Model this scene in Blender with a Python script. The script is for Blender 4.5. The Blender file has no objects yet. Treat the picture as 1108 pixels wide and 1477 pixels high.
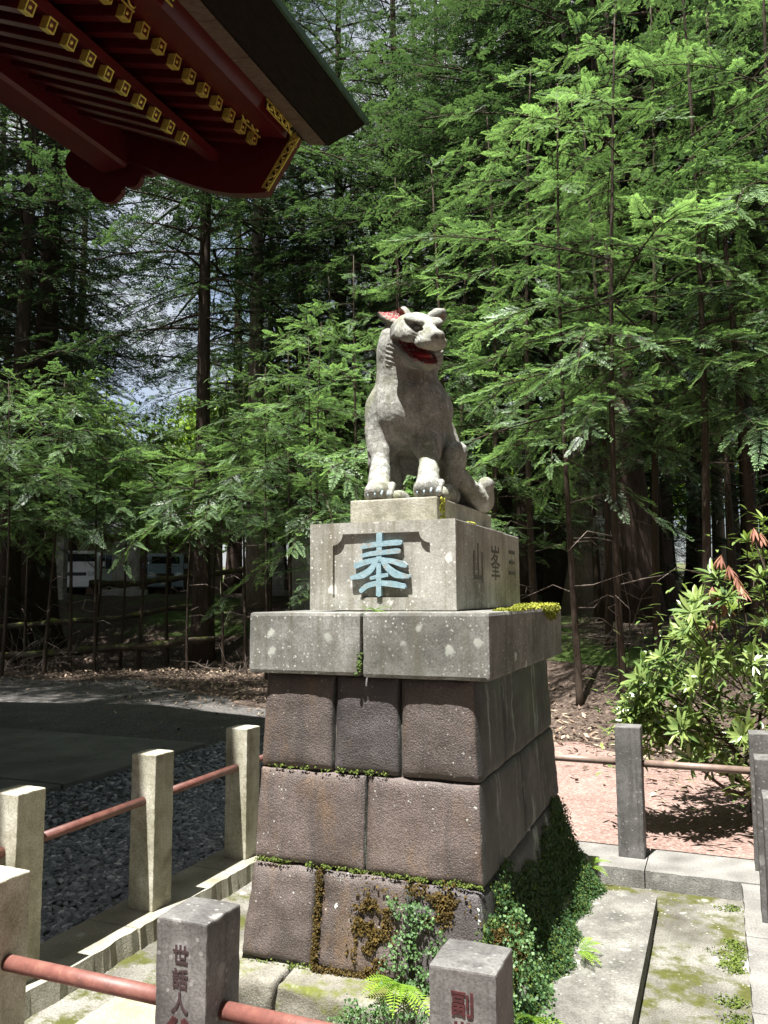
import bpy, bmesh, math, random
import numpy as np
from mathutils import Vector, Matrix, Euler, noise as mnoise
from mathutils.geometry import tessellate_polygon

sc = bpy.context.scene
COL = sc.collection
rad = math.radians
rng = np.random.default_rng(7)
random.seed(11)

# ------------------------------------------------------------------ camera, sky, sun, exposure
IW, IH = 1108.0, 1477.0
FPX, YAW, PIT, ROLL = 1167.68, rad(22.263), rad(5.915), rad(-0.325)
CAMP = np.array([0.0, 0.0, 1.6])
_fw = np.array([-math.sin(YAW)*math.cos(PIT), math.cos(YAW)*math.cos(PIT), math.sin(PIT)])
_r = np.array([math.cos(YAW), math.sin(YAW), 0.0]); _u = np.cross(_r, _fw)
CR = _r*math.cos(ROLL)+_u*math.sin(ROLL); CU = -_r*math.sin(ROLL)+_u*math.cos(ROLL)
cam = bpy.data.cameras.new('camera'); camo = bpy.data.objects.new('camera', cam); COL.objects.link(camo)
M = Matrix(((CR[0], CU[0], -_fw[0], 0), (CR[1], CU[1], -_fw[1], 0), (CR[2], CU[2], -_fw[2], 1.6), (0, 0, 0, 1)))
camo.matrix_world = M
cam.sensor_fit = 'VERTICAL'; cam.sensor_height = 36.0; cam.sensor_width = 27.0
cam.lens = 36.0*FPX/IH; cam.clip_end = 1000; cam.clip_start = 0.05
sc.camera = camo

SUNV = Vector((-0.072, -0.31, 1.0)).normalized()      # towards the sun
ELEV = math.asin(SUNV.z); AZ = math.atan2(SUNV.x, SUNV.y)
world = bpy.data.worlds.new('World'); sc.world = world; world.use_nodes = True
wn = world.node_tree; wn.nodes.clear()
sky = wn.nodes.new('ShaderNodeTexSky'); sky.sky_type = 'NISHITA'; sky.sun_disc = False
sky.sun_elevation = ELEV; sky.sun_rotation = AZ % (2*math.pi); sky.dust_density = 2.5; sky.air_density = 1.0; sky.altitude = 0
bg = wn.nodes.new('ShaderNodeBackground'); bg.inputs['Strength'].default_value = 0.05
wo = wn.nodes.new('ShaderNodeOutputWorld')
# thin bright cloud over the whole sky
wtc = wn.nodes.new('ShaderNodeTexCoord'); wno = wn.nodes.new('ShaderNodeTexNoise'); wno.inputs['Scale'].default_value = 2.2; wno.inputs['Detail'].default_value = 6
wrm = wn.nodes.new('ShaderNodeValToRGB'); wrm.color_ramp.elements[0].position = .36; wrm.color_ramp.elements[1].position = .60
wmx = wn.nodes.new('ShaderNodeMix'); wmx.data_type = 'RGBA'; wmx.inputs[7].default_value = (4.6, 4.7, 4.9, 1)
wn.links.new(wtc.outputs['Generated'], wno.inputs['Vector']); wn.links.new(wno.outputs['Fac'], wrm.inputs[0])
wn.links.new(wrm.outputs[0], wmx.inputs[0]); wn.links.new(sky.outputs[0], wmx.inputs[6])
wn.links.new(wmx.outputs[2], bg.inputs[0]); wn.links.new(bg.outputs[0], wo.inputs[0])
sun = bpy.data.lights.new('sun', 'SUN'); sun.energy = 5.0; sun.angle = rad(0.53); sun.color = (1.0, 0.98, 0.95)
suno = bpy.data.objects.new('sun', sun); COL.objects.link(suno)
suno.rotation_euler = SUNV.to_track_quat('Z', 'Y').to_euler(); suno.location = (0, -10, 30)
vs = sc.view_settings; vs.view_transform = 'Standard'; vs.look = 'None'; vs.exposure = 1.95; vs.gamma = 1.0
vs.use_curve_mapping = False
cy = sc.cycles
cy.use_denoising = True
cy.max_bounces = 6; cy.diffuse_bounces = 3; cy.glossy_bounces = 2; cy.transmission_bounces = 3; cy.transparent_max_bounces = 4
cy.use_adaptive_sampling = True; cy.adaptive_threshold = 0.015

def ray(px, py): return _fw + CR*(px-IW/2)/FPX - CU*(py-IH/2)/FPX
def at_z(px, py, z): d = ray(px, py); return CAMP + d*(z-1.6)/d[2]
def at_y(px, py, y): d = ray(px, py); return CAMP + d*y/d[1]
def at_x(px, py, x): d = ray(px, py); return CAMP + d*x/d[0]
def at_d(px, Z):                                   # ground position (x, y) of a pixel column at depth Z
    d = _r*(px-IW/2)/FPX*Z + np.array([-math.sin(YAW), math.cos(YAW), 0])*Z
    return d[0], d[1]

# ------------------------------------------------------------------ small helpers
def tag(o, label=None, cat=None, group=None, kind=None):
    if label: o['label'] = label
    if cat: o['category'] = cat
    if group: o['group'] = group
    if kind: o['kind'] = kind
    return o

def link(o, parent=None):
    COL.objects.link(o)
    if parent is not None: o.parent = parent
    return o

def empty(name, loc=(0, 0, 0), rz=0.0, parent=None):
    o = bpy.data.objects.new(name, None); o.location = loc; o.rotation_euler = (0, 0, rz); o.empty_display_size = .1
    return link(o, parent)

def np_mesh(name, V, F, mats, smooth=False, mi=None, attr=None):
    """V (n,3); F (m,k) same-size polygons or list of arrays"""
    me = bpy.data.meshes.new(name)
    Fs = F if isinstance(F, list) else [F]
    Fs = [np.asarray(f, dtype=np.int32) for f in Fs if len(f)]
    V = np.asarray(V, dtype=np.float32)
    me.vertices.add(len(V)); me.vertices.foreach_set('co', V.ravel())
    tot = np.concatenate([np.full(len(f), f.shape[1], np.int32) for f in Fs])
    loops = np.concatenate([f.ravel() for f in Fs])
    me.loops.add(len(loops)); me.loops.foreach_set('vertex_index', loops)
    me.polygons.add(len(tot))
    st = np.zeros(len(tot), np.int32); st[1:] = np.cumsum(tot)[:-1]
    me.polygons.foreach_set('loop_start', st); me.polygons.foreach_set('loop_total', tot)
    if mi is not None: me.polygons.foreach_set('material_index', np.asarray(mi, np.int32))
    if smooth: me.polygons.foreach_set('use_smooth', np.ones(len(tot), bool))
    for m in (mats if isinstance(mats, (list, tuple)) else [mats]): me.materials.append(m)
    if attr:
        for k, v in attr.items():
            a = me.attributes.new(k, 'FLOAT', 'POINT'); a.data.foreach_set('value', np.asarray(v, np.float32))
    me.update(calc_edges=True); me.validate()
    return me

def obj(name, me, parent=None, loc=None, rot=None, scale=None):
    o = bpy.data.objects.new(name, me)
    if loc is not None: o.location = loc
    if rot is not None: o.rotation_euler = rot
    if scale is not None: o.scale = scale if hasattr(scale, '__len__') else (scale,)*3
    return link(o, parent)

def bm_mesh(name, bm, mats, smooth=False):
    me = bpy.data.meshes.new(name); bm.to_mesh(me); bm.free()
    for m in (mats if isinstance(mats, (list, tuple)) else [mats]): me.materials.append(m)
    if smooth:
        for p in me.polygons: p.use_smooth = True
    return me

def box_mesh(name, x0, x1, y0, y1, z0, z1, mat, bev=0.0, seg=2, rough=0.0, cuts=0):
    bm = bmesh.new(); bmesh.ops.create_cube(bm, size=1.0)
    for v in bm.verts:
        v.co = Vector(((x0+x1)/2+v.co.x*(x1-x0), (y0+y1)/2+v.co.y*(y1-y0), (z0+z1)/2+v.co.z*(z1-z0)))
    if cuts: bmesh.ops.subdivide_edges(bm, edges=bm.edges[:], cuts=cuts, use_grid_fill=True)
    if bev: bmesh.ops.bevel(bm, geom=[e for e in bm.edges if e.calc_face_angle(0) > .5], offset=bev, segments=seg, affect='EDGES', profile=.6)
    if rough:
        bm.normal_update()
        for v in bm.verts:
            n = mnoise.noise_vector(v.co*9.0)
            v.co += n*rough
    return bm_mesh(name, bm, mat)

def box(name, x0, x1, y0, y1, z0, z1, mat, parent=None, **k):
    """object with its origin at the box's base centre"""
    c = ((x0+x1)/2, (y0+y1)/2, z0)
    me = box_mesh(name, x0-c[0], x1-c[0], y0-c[1], y1-c[1], 0, z1-z0, mat, **k)
    o = obj(name, me, None, c)
    if parent is not None:
        o.parent = parent; o.location = Vector(c)-parent.location
    return o

def tube_arrays(pts, rads, n=8, closed_ends=True):
    pts = [Vector(p) for p in pts]; V = []; F = []
    up = Vector((0, 0, 1)); prev = None
    for i, p in enumerate(pts):
        t = (pts[min(i+1, len(pts)-1)]-pts[max(i-1, 0)]).normalized()
        if prev is None:
            a = t.cross(Vector((1, 0, 0)) if abs(t.x) < .8 else up).normalized()
        else:
            a = (prev - t*prev.dot(t)).normalized()
        prev = a; b = t.cross(a)
        for k in range(n):
            an = 2*math.pi*k/n
            V.append(p+(a*math.cos(an)+b*math.sin(an))*rads[i])
    for i in range(len(pts)-1):
        for k in range(n):
            F.append((i*n+k, i*n+(k+1) % n, (i+1)*n+(k+1) % n, (i+1)*n+k))
    if closed_ends:
        c0 = len(V); V.append(pts[0]); V.append(pts[-1])
        T = [(c0, (k+1) % n, k) for k in range(n)] + [(c0+1, (len(pts)-1)*n+k, (len(pts)-1)*n+(k+1) % n) for k in range(n)]
    else: T = []
    return np.array([tuple(v) for v in V]), np.array(F), np.array(T) if T else np.zeros((0, 3), int)

def tube_mesh(name, pts, rads, mat, n=8, smooth=True):
    V, F, T = tube_arrays(pts, rads, n)
    return np_mesh(name, V, [F, T], mat, smooth)

def poly_extrude(name, loops, y0, y1, mat, axis='y', bev=0):
    """loops: outer then holes, 2D (a,b). Extrude from y0 to y1. axis y: (a,y,b); axis x: (x,a,b); z: (a,b,z)"""
    flat = [p for l in loops for p in l]
    tri = tessellate_polygon([[Vector((p[0], p[1], 0)) for p in l] for l in loops])
    n = len(flat)
    def mk(p, t): return (p[0], t, p[1]) if axis == 'y' else ((t, p[0], p[1]) if axis == 'x' else (p[0], p[1], t))
    V = [mk(p, y0) for p in flat]+[mk(p, y1) for p in flat]
    T = [tuple(t) for t in tri]+[(t[0]+n, t[2]+n, t[1]+n) for t in tri]
    Q = []; s = 0
    for l in loops:
        m = len(l)
        for i in range(m):
            a, b = s+i, s+(i+1) % m
            Q.append((a, b, b+n, a+n))
        s += m
    bm = bmesh.new(); vs_ = [bm.verts.new(v) for v in V]
    for f in T+Q:
        try: bm.faces.new([vs_[i] for i in f])
        except ValueError: pass
    bmesh.ops.recalc_face_normals(bm, faces=bm.faces[:])
    return bm_mesh(name, bm, mat)

# ------------------------------------------------------------------ materials
MATS = {}
class NT:
    def __init__(s, name):
        s.m = bpy.data.materials.new(name); s.m.use_nodes = True; s.t = s.m.node_tree; s.t.nodes.clear()
        s.out = s.N('ShaderNodeOutputMaterial'); s.b = s.N('ShaderNodeBsdfPrincipled'); s.L(s.b.outputs[0], s.out.inputs[0])
        g = s.N('ShaderNodeNewGeometry'); s.pos = g.outputs['Position']; s.nor = g.outputs['Normal']
        s.tc = s.N('ShaderNodeTexCoord').outputs['Object']; MATS[name] = s.m
    def N(s, k): return s.t.nodes.new(k)
    def L(s, a, b): s.t.links.new(a, b)
    def noise(s, scale, detail=4, rough=.6, vec=None, dist=0.0):
        n = s.N('ShaderNodeTexNoise'); n.inputs['Scale'].default_value = scale; n.inputs['Detail'].default_value = detail
        n.inputs['Roughness'].default_value = rough; n.inputs['Distortion'].default_value = dist
        s.L(vec if vec is not None else s.pos, n.inputs['Vector']); return n.outputs['Fac']
    def vor(s, scale, feature='F1', out='Distance', vec=None, rnd=1.0):
        n = s.N('ShaderNodeTexVoronoi'); n.feature = feature; n.inputs['Scale'].default_value = scale
        n.inputs['Randomness'].default_value = rnd
        s.L(vec if vec is not None else s.pos, n.inputs['Vector']); return n.outputs[out]
    def ramp(s, fac, stops):
        r = s.N('ShaderNodeValToRGB'); e = r.color_ramp.elements
        while len(e) < len(stops): e.new(.5)
        for i, (p, c) in enumerate(stops):
            e[i].position = p; e[i].color = (*c, 1) if hasattr(c, '__len__') else (c, c, c, 1)
        s.L(fac, r.inputs[0]); return r.outputs[0]
    def mix(s, fac, a, b, mode='MIX'):
        n = s.N('ShaderNodeMix'); n.data_type = 'RGBA'; n.blend_type = mode
        for v, i in ((fac, 0), (a, 6), (b, 7)):
            if hasattr(v, 'links'): s.L(v, n.inputs[i])
            elif i == 0: n.inputs[0].default_value = v
            else: n.inputs[i].default_value = (*v, 1) if hasattr(v, '__len__') else (v, v, v, 1)
        return n.outputs[2]
    def math(s, op, a, b=0.0, c=None):
        n = s.N('ShaderNodeMath'); n.operation = op
        for i, v in enumerate((a, b) + ((c,) if c is not None else ())):
            if hasattr(v, 'links'): s.L(v, n.inputs[i])
            else: n.inputs[i].default_value = v
        return n.outputs[0]
    def map(s, vec, scale=(1, 1, 1), loc=(0, 0, 0)):
        n = s.N('ShaderNodeMapping'); n.inputs['Scale'].default_value = scale; n.inputs['Location'].default_value = loc
        s.L(vec, n.inputs[0]); return n.outputs[0]
    def sep(s, vec):
        n = s.N('ShaderNodeSeparateXYZ'); s.L(vec, n.inputs[0]); return n.outputs
    def attr(s, name):
        n = s.N('ShaderNodeAttribute'); n.attribute_name = name; return n.outputs['Fac']
    def bump(s, h, strength=.3, dist=.01, prev=None):
        n = s.N('ShaderNodeBump'); n.inputs['Strength'].default_value = strength; n.inputs['Distance'].default_value = dist
        s.L(h, n.inputs['Height'])
        if prev is not None: s.L(prev, n.inputs['Normal'])
        return n.outputs[0]
    def set(s, col=None, rough=None, bump=None, metal=None, spec=None):
        for k, v in (('Base Color', col), ('Roughness', rough), ('Metallic', metal), ('Specular IOR Level', spec)):
            if v is None: continue
            if hasattr(v, 'links'): s.L(v, s.b.inputs[k])
            else: s.b.inputs[k].default_value = (*v, 1) if hasattr(v, '__len__') else v
        if bump is not None: s.L(bump, s.b.inputs['Normal'])
        return s.m

def stone(name, dark, mid, light, scale=3.0, grain=90, grain_amt=.35, lichen=.0, lich_col=(.62, .62, .55), lscale=26, streak=.0,
          streak_col=(.05, .045, .04), moss=0.0, moss_col=(.10, .13, .02), bump=.35, bdist=.006, rough=.85, bscale=110, ld=0.0):
    n = NT(name)
    a = n.noise(scale, 6, .65); g = n.noise(grain, 3, .7)
    c = n.ramp(a, [(.3, dark), (.5, mid), (.72, light)])
    gr = n.ramp(g, [(.35, (.45,)*3), (.5, (1, 1, 1)), (.68, (1.5,)*3)])
    c = n.mix(grain_amt, c, n.mix(1.0, c, gr, 'MULTIPLY'))
    if streak:
        sv = n.noise(1.0, 5, .7, vec=n.map(n.pos, (16, 16, 1.3)))
        sm = n.ramp(sv, [(.48, 0), (.66, 1)])
        c = n.mix(n.math('MULTIPLY', sm, streak), c, streak_col)
    if moss:
        mv = n.noise(4.5, 6, .7, vec=n.map(n.pos, (1, 1, 1), (3, 5, 1)))
        up = n.sep(n.nor)[2]
        mv = n.math('ADD', mv, n.math('MULTIPLY', up, .12))
        mm = n.ramp(mv, [(.62-.25*moss, 0), (.72-.2*moss, 1)])
        c = n.mix(mm, c, n.mix(n.noise(40, 3), tuple(.5*q for q in moss_col), tuple(1.5*q for q in moss_col)))
    if lichen:
        d = n.vor(lscale, vec=n.map(n.pos, (1, 1, 1), (1, 2, 3)))
        d = n.math('ADD', d, n.math('MULTIPLY', n.noise(60, 4, .7), .35))
        area = n.ramp(n.noise(2.2, 4, .6, vec=n.map(n.pos, (1, 1, 1), (7, 1, 4))), [(.4-ld, 0), (.62-ld, 1)])
        th = n.ramp(d, [(.27+ld*.8, 1), (.34+ld*.8, 0)])
        d2 = n.math('ADD', n.vor(7.0), n.math('MULTIPLY', n.noise(30, 5, .75), .5))
        big = n.ramp(d2, [(.36, 1), (.42, 0)])
        m_ = n.math('MULTIPLY', n.math('MAXIMUM', n.math('MULTIPLY', th, area), n.math('MULTIPLY', big, area)), lichen)
        c = n.mix(m_, c, lich_col)
    h = n.math('ADD', n.noise(bscale, 4, .7), n.math('MULTIPLY', n.noise(12, 4, .6), .8))
    n.set(c, rough, n.bump(h, bump, bdist), spec=.25)
    return n.m

G_LIGHT = stone('granite_light', (.20, .185, .13), (.38, .36, .28), (.54, .52, .44), 5, 130, .5, lichen=.35, lich_col=(.55, .54, .42), streak=.3, streak_col=(.14, .12, .045), bump=.3, bdist=.004)
G_DARK = stone('andesite_dark', (.056, .054, .050), (.098, .094, .088), (.165, .160, .150), 4, 120, .45, lichen=.6, lich_col=(.27, .265, .25), lscale=34, ld=.05, streak=.6, streak_col=(.035, .03, .03), bump=.35, bdist=.004, rough=.6)
CAPM = stone('cap_stone', (.062, .061, .054), (.145, .142, .127), (.25, .246, .223), 3.6, 120, .5, lichen=.95, lich_col=(.43, .45, .39), lscale=44, ld=.05, streak=.6, streak_col=(.075, .07, .045), bump=.3, bdist=.004)
BLOCKM = stone('block_stone', (.15, .144, .122), (.29, .281, .245), (.43, .42, .38), 3.6, 120, .4, lichen=.85, lich_col=(.56, .55, .51), lscale=40, ld=.05, streak=.6, streak_col=(.12, .105, .06), bump=.3, bdist=.004)
STATM = stone('statue_side_stone', (.15, .145, .11), (.27, .255, .2), (.40, .38, .32), 6, 120, .4, lichen=.6, streak=.3, streak_col=(.13, .13, .06), bump=.35)
KERB = stone('kerb_stone', (.14, .128, .088), (.25, .235, .178), (.36, .345, .282), 4, 110, .45, lichen=.3, streak=.2, bump=.5, bdist=.008)
KERBG = stone('kerb_stone_grey', (.075, .072, .064), (.155, .149, .134), (.245, .238, .217), 4, 110, .55, lichen=.6, lich_col=(.34, .34, .30), streak=.35, bump=.6, bdist=.008)
FLOORC = stone('old_concrete', (.055, .050, .038), (.135, .128, .108), (.24, .233, .205), 2.2, 130, .75, lichen=.45, moss=.08, moss_col=(.055, .058, .012), streak=.0, bump=.6, bdist=.008)
SLABM = stone('slab_stone', (.055, .053, .045), (.12, .115, .10), (.21, .205, .18), 3.8, 120, .6, lichen=.7, lich_col=(.30, .30, .25), lscale=26, ld=.06, bump=.4, bdist=.005)
SLABY = stone('slab_yellow', (.17, .155, .10), (.27, .25, .175), (.37, .35, .27), 3.4, 160, .6, lichen=.2, bump=.4, bdist=.005)

def rough_block_mat():
    n = NT('andesite_rough')
    a = n.noise(2.4, 7, .7); b = n.noise(5.0, 6, .72, vec=n.map(n.pos, (1, 1, .35), (4, 0, 2)))
    c = n.ramp(a, [(.28, (.038, .033, .032)), (.48, (.072, .059, .055)), (.6, (.096, .080, .076)), (.76, (.148, .131, .127))])
    oi = n.N('ShaderNodeObjectInfo').outputs['Random']
    c = n.mix(1.0, c, n.ramp(oi, [(0, (.72, .74, .78)), (.5, (1.0, .97, .92)), (1, (1.22, 1.10, 1.0))]), 'MULTIPLY')
    rust = n.ramp(b, [(.52, 0), (.70, 1)])
    c = n.mix(n.math('MULTIPLY', rust, .6), c, (.15, .088, .04))
    st = n.ramp(n.noise(1.0, 6, .72, vec=n.map(n.pos, (11, 11, .9), (2, 2, 0))), [(.50, 0), (.68, 1)])
    c = n.mix(n.math('MULTIPLY', st, .65), c, (.042, .036, .034))
    dots = n.ramp(n.math('ADD', n.vor(34), n.math('MULTIPLY', n.noise(50), .3)), [(.24, 1), (.30, 0)])
    area = n.ramp(n.noise(2.6, 5, .6, vec=n.map(n.pos, (1, 1, 1), (5, 5, 2))), [(.46, 0), (.62, 1)])
    c = n.mix(n.math('MULTIPLY', n.math('MULTIPLY', dots, area), .8), c, (.42, .43, .38))
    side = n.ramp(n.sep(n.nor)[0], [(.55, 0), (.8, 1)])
    alg_shade = n.ramp(n.noise(1.6, 5, .7, vec=n.map(n.pos, (1, 2.2, .8), (1, 3, 5))), [(.22, 0), (.40, 1)])
    c = n.mix(n.math('MULTIPLY', n.math('MULTIPLY', alg_shade, side), .92), c, (.020, .021, .018))  # algae on the +x side, darkened further to paint in its shade
    pal = n.ramp(n.noise(1.0, 6, .75, vec=n.map(n.pos, (9, 9, 1.0), (9, 1, 5))), [(.54, 0), (.62, 1)])
    c = n.mix(n.math('MULTIPLY', n.math('MULTIPLY', pal, side), .8), c, (.26, .30, .255))
    peck = n.noise(150, 3, .65)
    h = n.math('ADD', n.math('MULTIPLY', peck, 1.0), n.math('MULTIPLY', n.noise(46, 4, .6), .45))
    c = n.mix(.6, c, n.mix(1, c, n.ramp(peck, [(.36, (.42,)*3), (.62, (1.45,)*3)]), 'MULTIPLY'))
    return n.set(c, n.ramp(a, [(.35, .42), (.65, .72)]), n.bump(h, .8, .006), spec=.5)
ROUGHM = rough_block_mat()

def simple(name, col, rough=.6, metal=0.0, var=.25, scale=12, bump=.1, spec=.4):
    n = NT(name); a = n.noise(scale, 5, .65)
    c = n.ramp(a, [(.3, tuple(q*(1-var) for q in col)), (.7, tuple(min(1, q*(1+var)) for q in col))])
    return n.set(c, rough, n.bump(n.noise(scale*6, 3), bump, .003), metal, spec)

MORTAR = simple('mortar', (.045, .042, .03), .95, var=.5, scale=30)
def patina():
    n = NT('verdigris_paint'); a = n.noise(40, 5, .7)
    c = n.ramp(a, [(.3, (.15, .245, .28)), (.7, (.27, .385, .42))])
    w = n.ramp(n.noise(26, 6, .75, vec=n.map(n.pos, (1, 1, 1), (2, 7, 1))), [(.54, 0), (.62, 1)])
    c = n.mix(n.math('MULTIPLY', w, .85), c, (.24, .225, .19))
    return n.set(c, .75, n.bump(n.noise(90, 4, .7), .5, .003))
PATINA = patina()
ENGR = simple('engraved_dark', (.035, .02, .02), .8)
ENGRED = simple('engraved_red', (.045, .010, .010), .7, var=.6, scale=60)
ENGSIDE = simple('engraved_grey', (.085, .085, .072), .9)
LACQ = simple('red_lacquer', (.095, .009, .012), .34, var=.22, scale=3, bump=.03, spec=.5)
GOLD = simple('gold_leaf', (.80, .64, .15), .42, .6, var=.25, scale=30, bump=.1)
BLACKL = simple('black_lacquer', (.012, .01, .01), .4)
COPPER = simple('copper_patina', (.035, .075, .04), .5, .1, var=.4, scale=6)
def rustpipe():
    n = NT('rusty_red_pipe'); a = n.noise(14, 5, .7, vec=n.map(n.pos, (1, 1, 1)))
    c = n.ramp(a, [(.3, (.085, .034, .027)), (.5, (.15, .056, .043)), (.68, (.185, .085, .062)), (.8, (.10, .05, .035))])
    fl = n.ramp(n.noise(60, 4, .7), [(.62, 0), (.70, 1)])
    c = n.mix(n.math('MULTIPLY', fl, .6), c, (.26, .17, .11))
    return n.set(c, .55, n.bump(n.noise(120, 3), .25, .002))
PIPE = rustpipe()
PIPEG = simple('weathered_brown_pipe', (.17, .12, .095), .5, var=.3, scale=18)
def wood(name, a, b, stretch=(3, 3, 3), rough=.75):
    n = NT(name); v = n.noise(6, 6, .7, vec=n.map(n.pos, stretch))
    c = n.ramp(v, [(.3, a), (.7, b)])
    return n.set(c, rough, n.bump(v, .4, .004), spec=.12)
PLANK = wood('eave_plank_wood', (.10, .075, .055), (.21, .165, .125), (1, 9, 9))
BARKROOF = wood('bark_layer_eave', (.003, .003, .003), (.020, .012, .009), (9, 1.0, 9), .6)
BARK = wood('cedar_bark', (.020, .014, .011), (.080, .056, .044), (9, 9, .7), .9)
BARKL = wood('pale_bark', (.10, .078, .062), (.33, .27, .22), (8, 8, .6), .9)
TWIG = wood('twig_bark', (.024, .018, .014), (.075, .055, .04), (12, 12, 2), .9)
DEADW = wood('dead_wood', (.10, .08, .065), (.22, .18, .15), (12, 12, 2), .9)

def leaf_mat(name, inner, tip, trans=.32, rough=.45, spec=.35, tipboost=1.0):
    n = NT(name)
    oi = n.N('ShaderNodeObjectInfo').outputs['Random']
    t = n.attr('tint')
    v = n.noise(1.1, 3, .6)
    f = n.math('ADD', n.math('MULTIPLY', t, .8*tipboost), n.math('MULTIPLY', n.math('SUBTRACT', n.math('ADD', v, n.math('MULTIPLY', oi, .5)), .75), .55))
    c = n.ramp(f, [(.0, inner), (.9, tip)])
    n.set(c, rough, spec=spec)
    tr = n.N('ShaderNodeBsdfTranslucent'); n.L(n.mix(1.0, c, (1.15, 1.3, .65), 'MULTIPLY'), tr.inputs[0])
    mx = n.N('ShaderNodeMixShader'); mx.inputs[0].default_value = trans
    n.L(n.b.outputs[0], mx.inputs[1]); n.L(tr.outputs[0], mx.inputs[2]); n.L(mx.outputs[0], n.out.inputs[0])
    return n.m
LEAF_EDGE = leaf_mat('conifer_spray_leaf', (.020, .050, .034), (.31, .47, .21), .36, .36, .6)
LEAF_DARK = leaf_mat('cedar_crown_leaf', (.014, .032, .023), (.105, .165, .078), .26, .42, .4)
LEAF_SHADE = leaf_mat('conifer_leaf_shaded_copy', (.008, .020, .014), (.05, .085, .038), .25, .45, .3)  # darkened copy of the spray leaf, shade put into its colour
LEAF_DECID = leaf_mat('broadleaf_leaf', (.08, .15, .025), (.26, .36, .05), .45)
LEAF_RHODO = leaf_mat('rhododendron_leaf', (.07, .125, .035), (.30, .37, .11), .25, .27, .7)
LEAF_FERN = leaf_mat('fern_leaf', (.09, .19, .02), (.30, .44, .05), .45, .5)
LEAF_SMALL = leaf_mat('small_creeper_leaf', (.028, .072, .022), (.12, .21, .07), .28, .55)
LEAF_DEAD = leaf_mat('withered_leaf', (.20, .075, .045), (.42, .22, .15), .25, .6)
MOSSY = simple('yellow_moss', (.24, .24, .025), .95, var=.6, scale=60, bump=.8)
MOSSB = simple('brown_moss', (.095, .062, .016), .95, var=.6, scale=60, bump=.8)
MOSSG = simple('green_moss', (.05, .085, .015), .95, var=.6, scale=50, bump=.8)

def ground_mat():
    n = NT('forest_ground'); P = n.sep(n.pos)
    a = n.noise(.9, 6, .7); b = n.noise(18, 5, .75)
    dirt = n.ramp(b, [(.3, (.022, .016, .012)), (.5, (.065, .047, .036)), (.7, (.17, .132, .106))])
    gr = n.ramp(n.noise(30, 4, .7), [(.35, (.03, .06, .012)), (.65, (.10, .16, .035))])
    up = n.math('GREATER_THAN', P[2], .55)
    gm = n.math('MULTIPLY', n.ramp(n.noise(.55, 4, .6), [(.46, 0), (.58, 1)]), up)
    c = n.mix(n.math('MULTIPLY', gm, .85), dirt, gr)
    return n.set(c, .95, n.bump(n.math('ADD', b, n.noise(60, 3)), .7, .03), spec=.15)
GROUNDM = ground_mat()
def gravel_mat(name, c0, c1, c2, s=70):
    n = NT(name); v = n.vor(s, out='Color'); bw = n.N('ShaderNodeRGBToBW'); n.L(v, bw.inputs[0])
    c = n.ramp(bw.outputs[0], [(.15, c0), (.5, c1), (.85, c2)])
    c = n.mix(.35, c, n.ramp(n.noise(1.3, 5, .65), [(.3, c0), (.7, c2)]))
    d = n.vor(s)
    return n.set(c, .9, n.bump(d, .6, -.01), spec=.2)
REDG = gravel_mat('red_gravel', (.10, .060, .048), (.175, .112, .093), (.28, .20, .172), 55)
ASPH = gravel_mat('dark_gravel_yard', (.03, .028, .026), (.062, .058, .053), (.13, .122, .112), 45)
CONC = stone('apron_concrete', (.085, .083, .073), (.13, .127, .113), (.19, .186, .168), 1.6, 160, .5, bump=.3)
PEB = simple('grey_pebble', (.115, .12, .128), .75, var=.35, scale=7, bump=.3)
def peb():
    n = NT('pebble'); oi = n.attr('tint')
    c = n.ramp(oi, [(0, (.085, .092, .102)), (.6, (.185, .195, .208)), (.93, (.30, .307, .315)), (1, (.55, .55, .54))])
    return n.set(c, .7, n.bump(n.noise(90, 3), .3, .003))
PEB = peb()

# ------------------------------------------------------------------ terrain
EX = np.array([-160, -40, -20, -13.5, -11, -8.6, -6, -4, -1.8, .5, 3, 8, 40, 160.0])
EY = np.array([20, 18, 15.6, 15.6, 16.2, 14.6, 13.2, 11.8, 10.2, 9.0, 8.4, 8.0, 10, 12.0])
def sstep(t): t = np.clip(t, 0, 1); return t*t*(3-2*t)
def fbm(x, y, s, seed=0.0):
    return (np.sin(x*s*1.7+seed+1.3*np.sin(y*s*1.1+seed))+np.sin(y*s*1.9+2.1*seed+1.7*np.sin(x*s*.8))
            + .5*np.sin(x*s*4.1+y*s*3.3+seed)+.5*np.sin(-x*s*3.7+y*s*4.6+2*seed))/3.0
def ground_z(x, y):
    x = np.asarray(x, float); y = np.asarray(y, float)
    d = y-np.interp(x, EX, EY)
    wl = sstep((x+9)/6.0)                                       # 0 on the left bank, 1 on the right
    h = (1-wl)*(1.75*sstep(d/6.5)+.004*np.maximum(d-6, 0)) + wl*(1.15*sstep(d/4.5)+.05*np.maximum(d-4, 0))
    amp = sstep(d/2.0)
    z = -.12+h+amp*(.10*fbm(x, y, .9)+.05*fbm(x, y, 2.3, 2.0))
    far = sstep((np.hypot(x, y)-70)/60)
    return z*(1-far)+far*(2.0+6*sstep((np.hypot(x, y)-120)/60))
gx = np.concatenate([np.linspace(-170, -32, 24)[:-1], np.arange(-32, 16, .3), np.linspace(16, 170, 26)])
gy = np.concatenate([np.linspace(-90, -4, 16)[:-1], np.arange(-4, 34, .3), np.linspace(34, 190, 30)])
X, Y = np.meshgrid(gx, gy, indexing='ij'); Z = ground_z(X, Y)
ii = np.arange(len(gx)*len(gy)).reshape(len(gx), len(gy))
F = np.stack([ii[:-1, :-1], ii[1:, :-1], ii[1:, 1:], ii[:-1, 1:]], -1).reshape(-1, 4)
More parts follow.
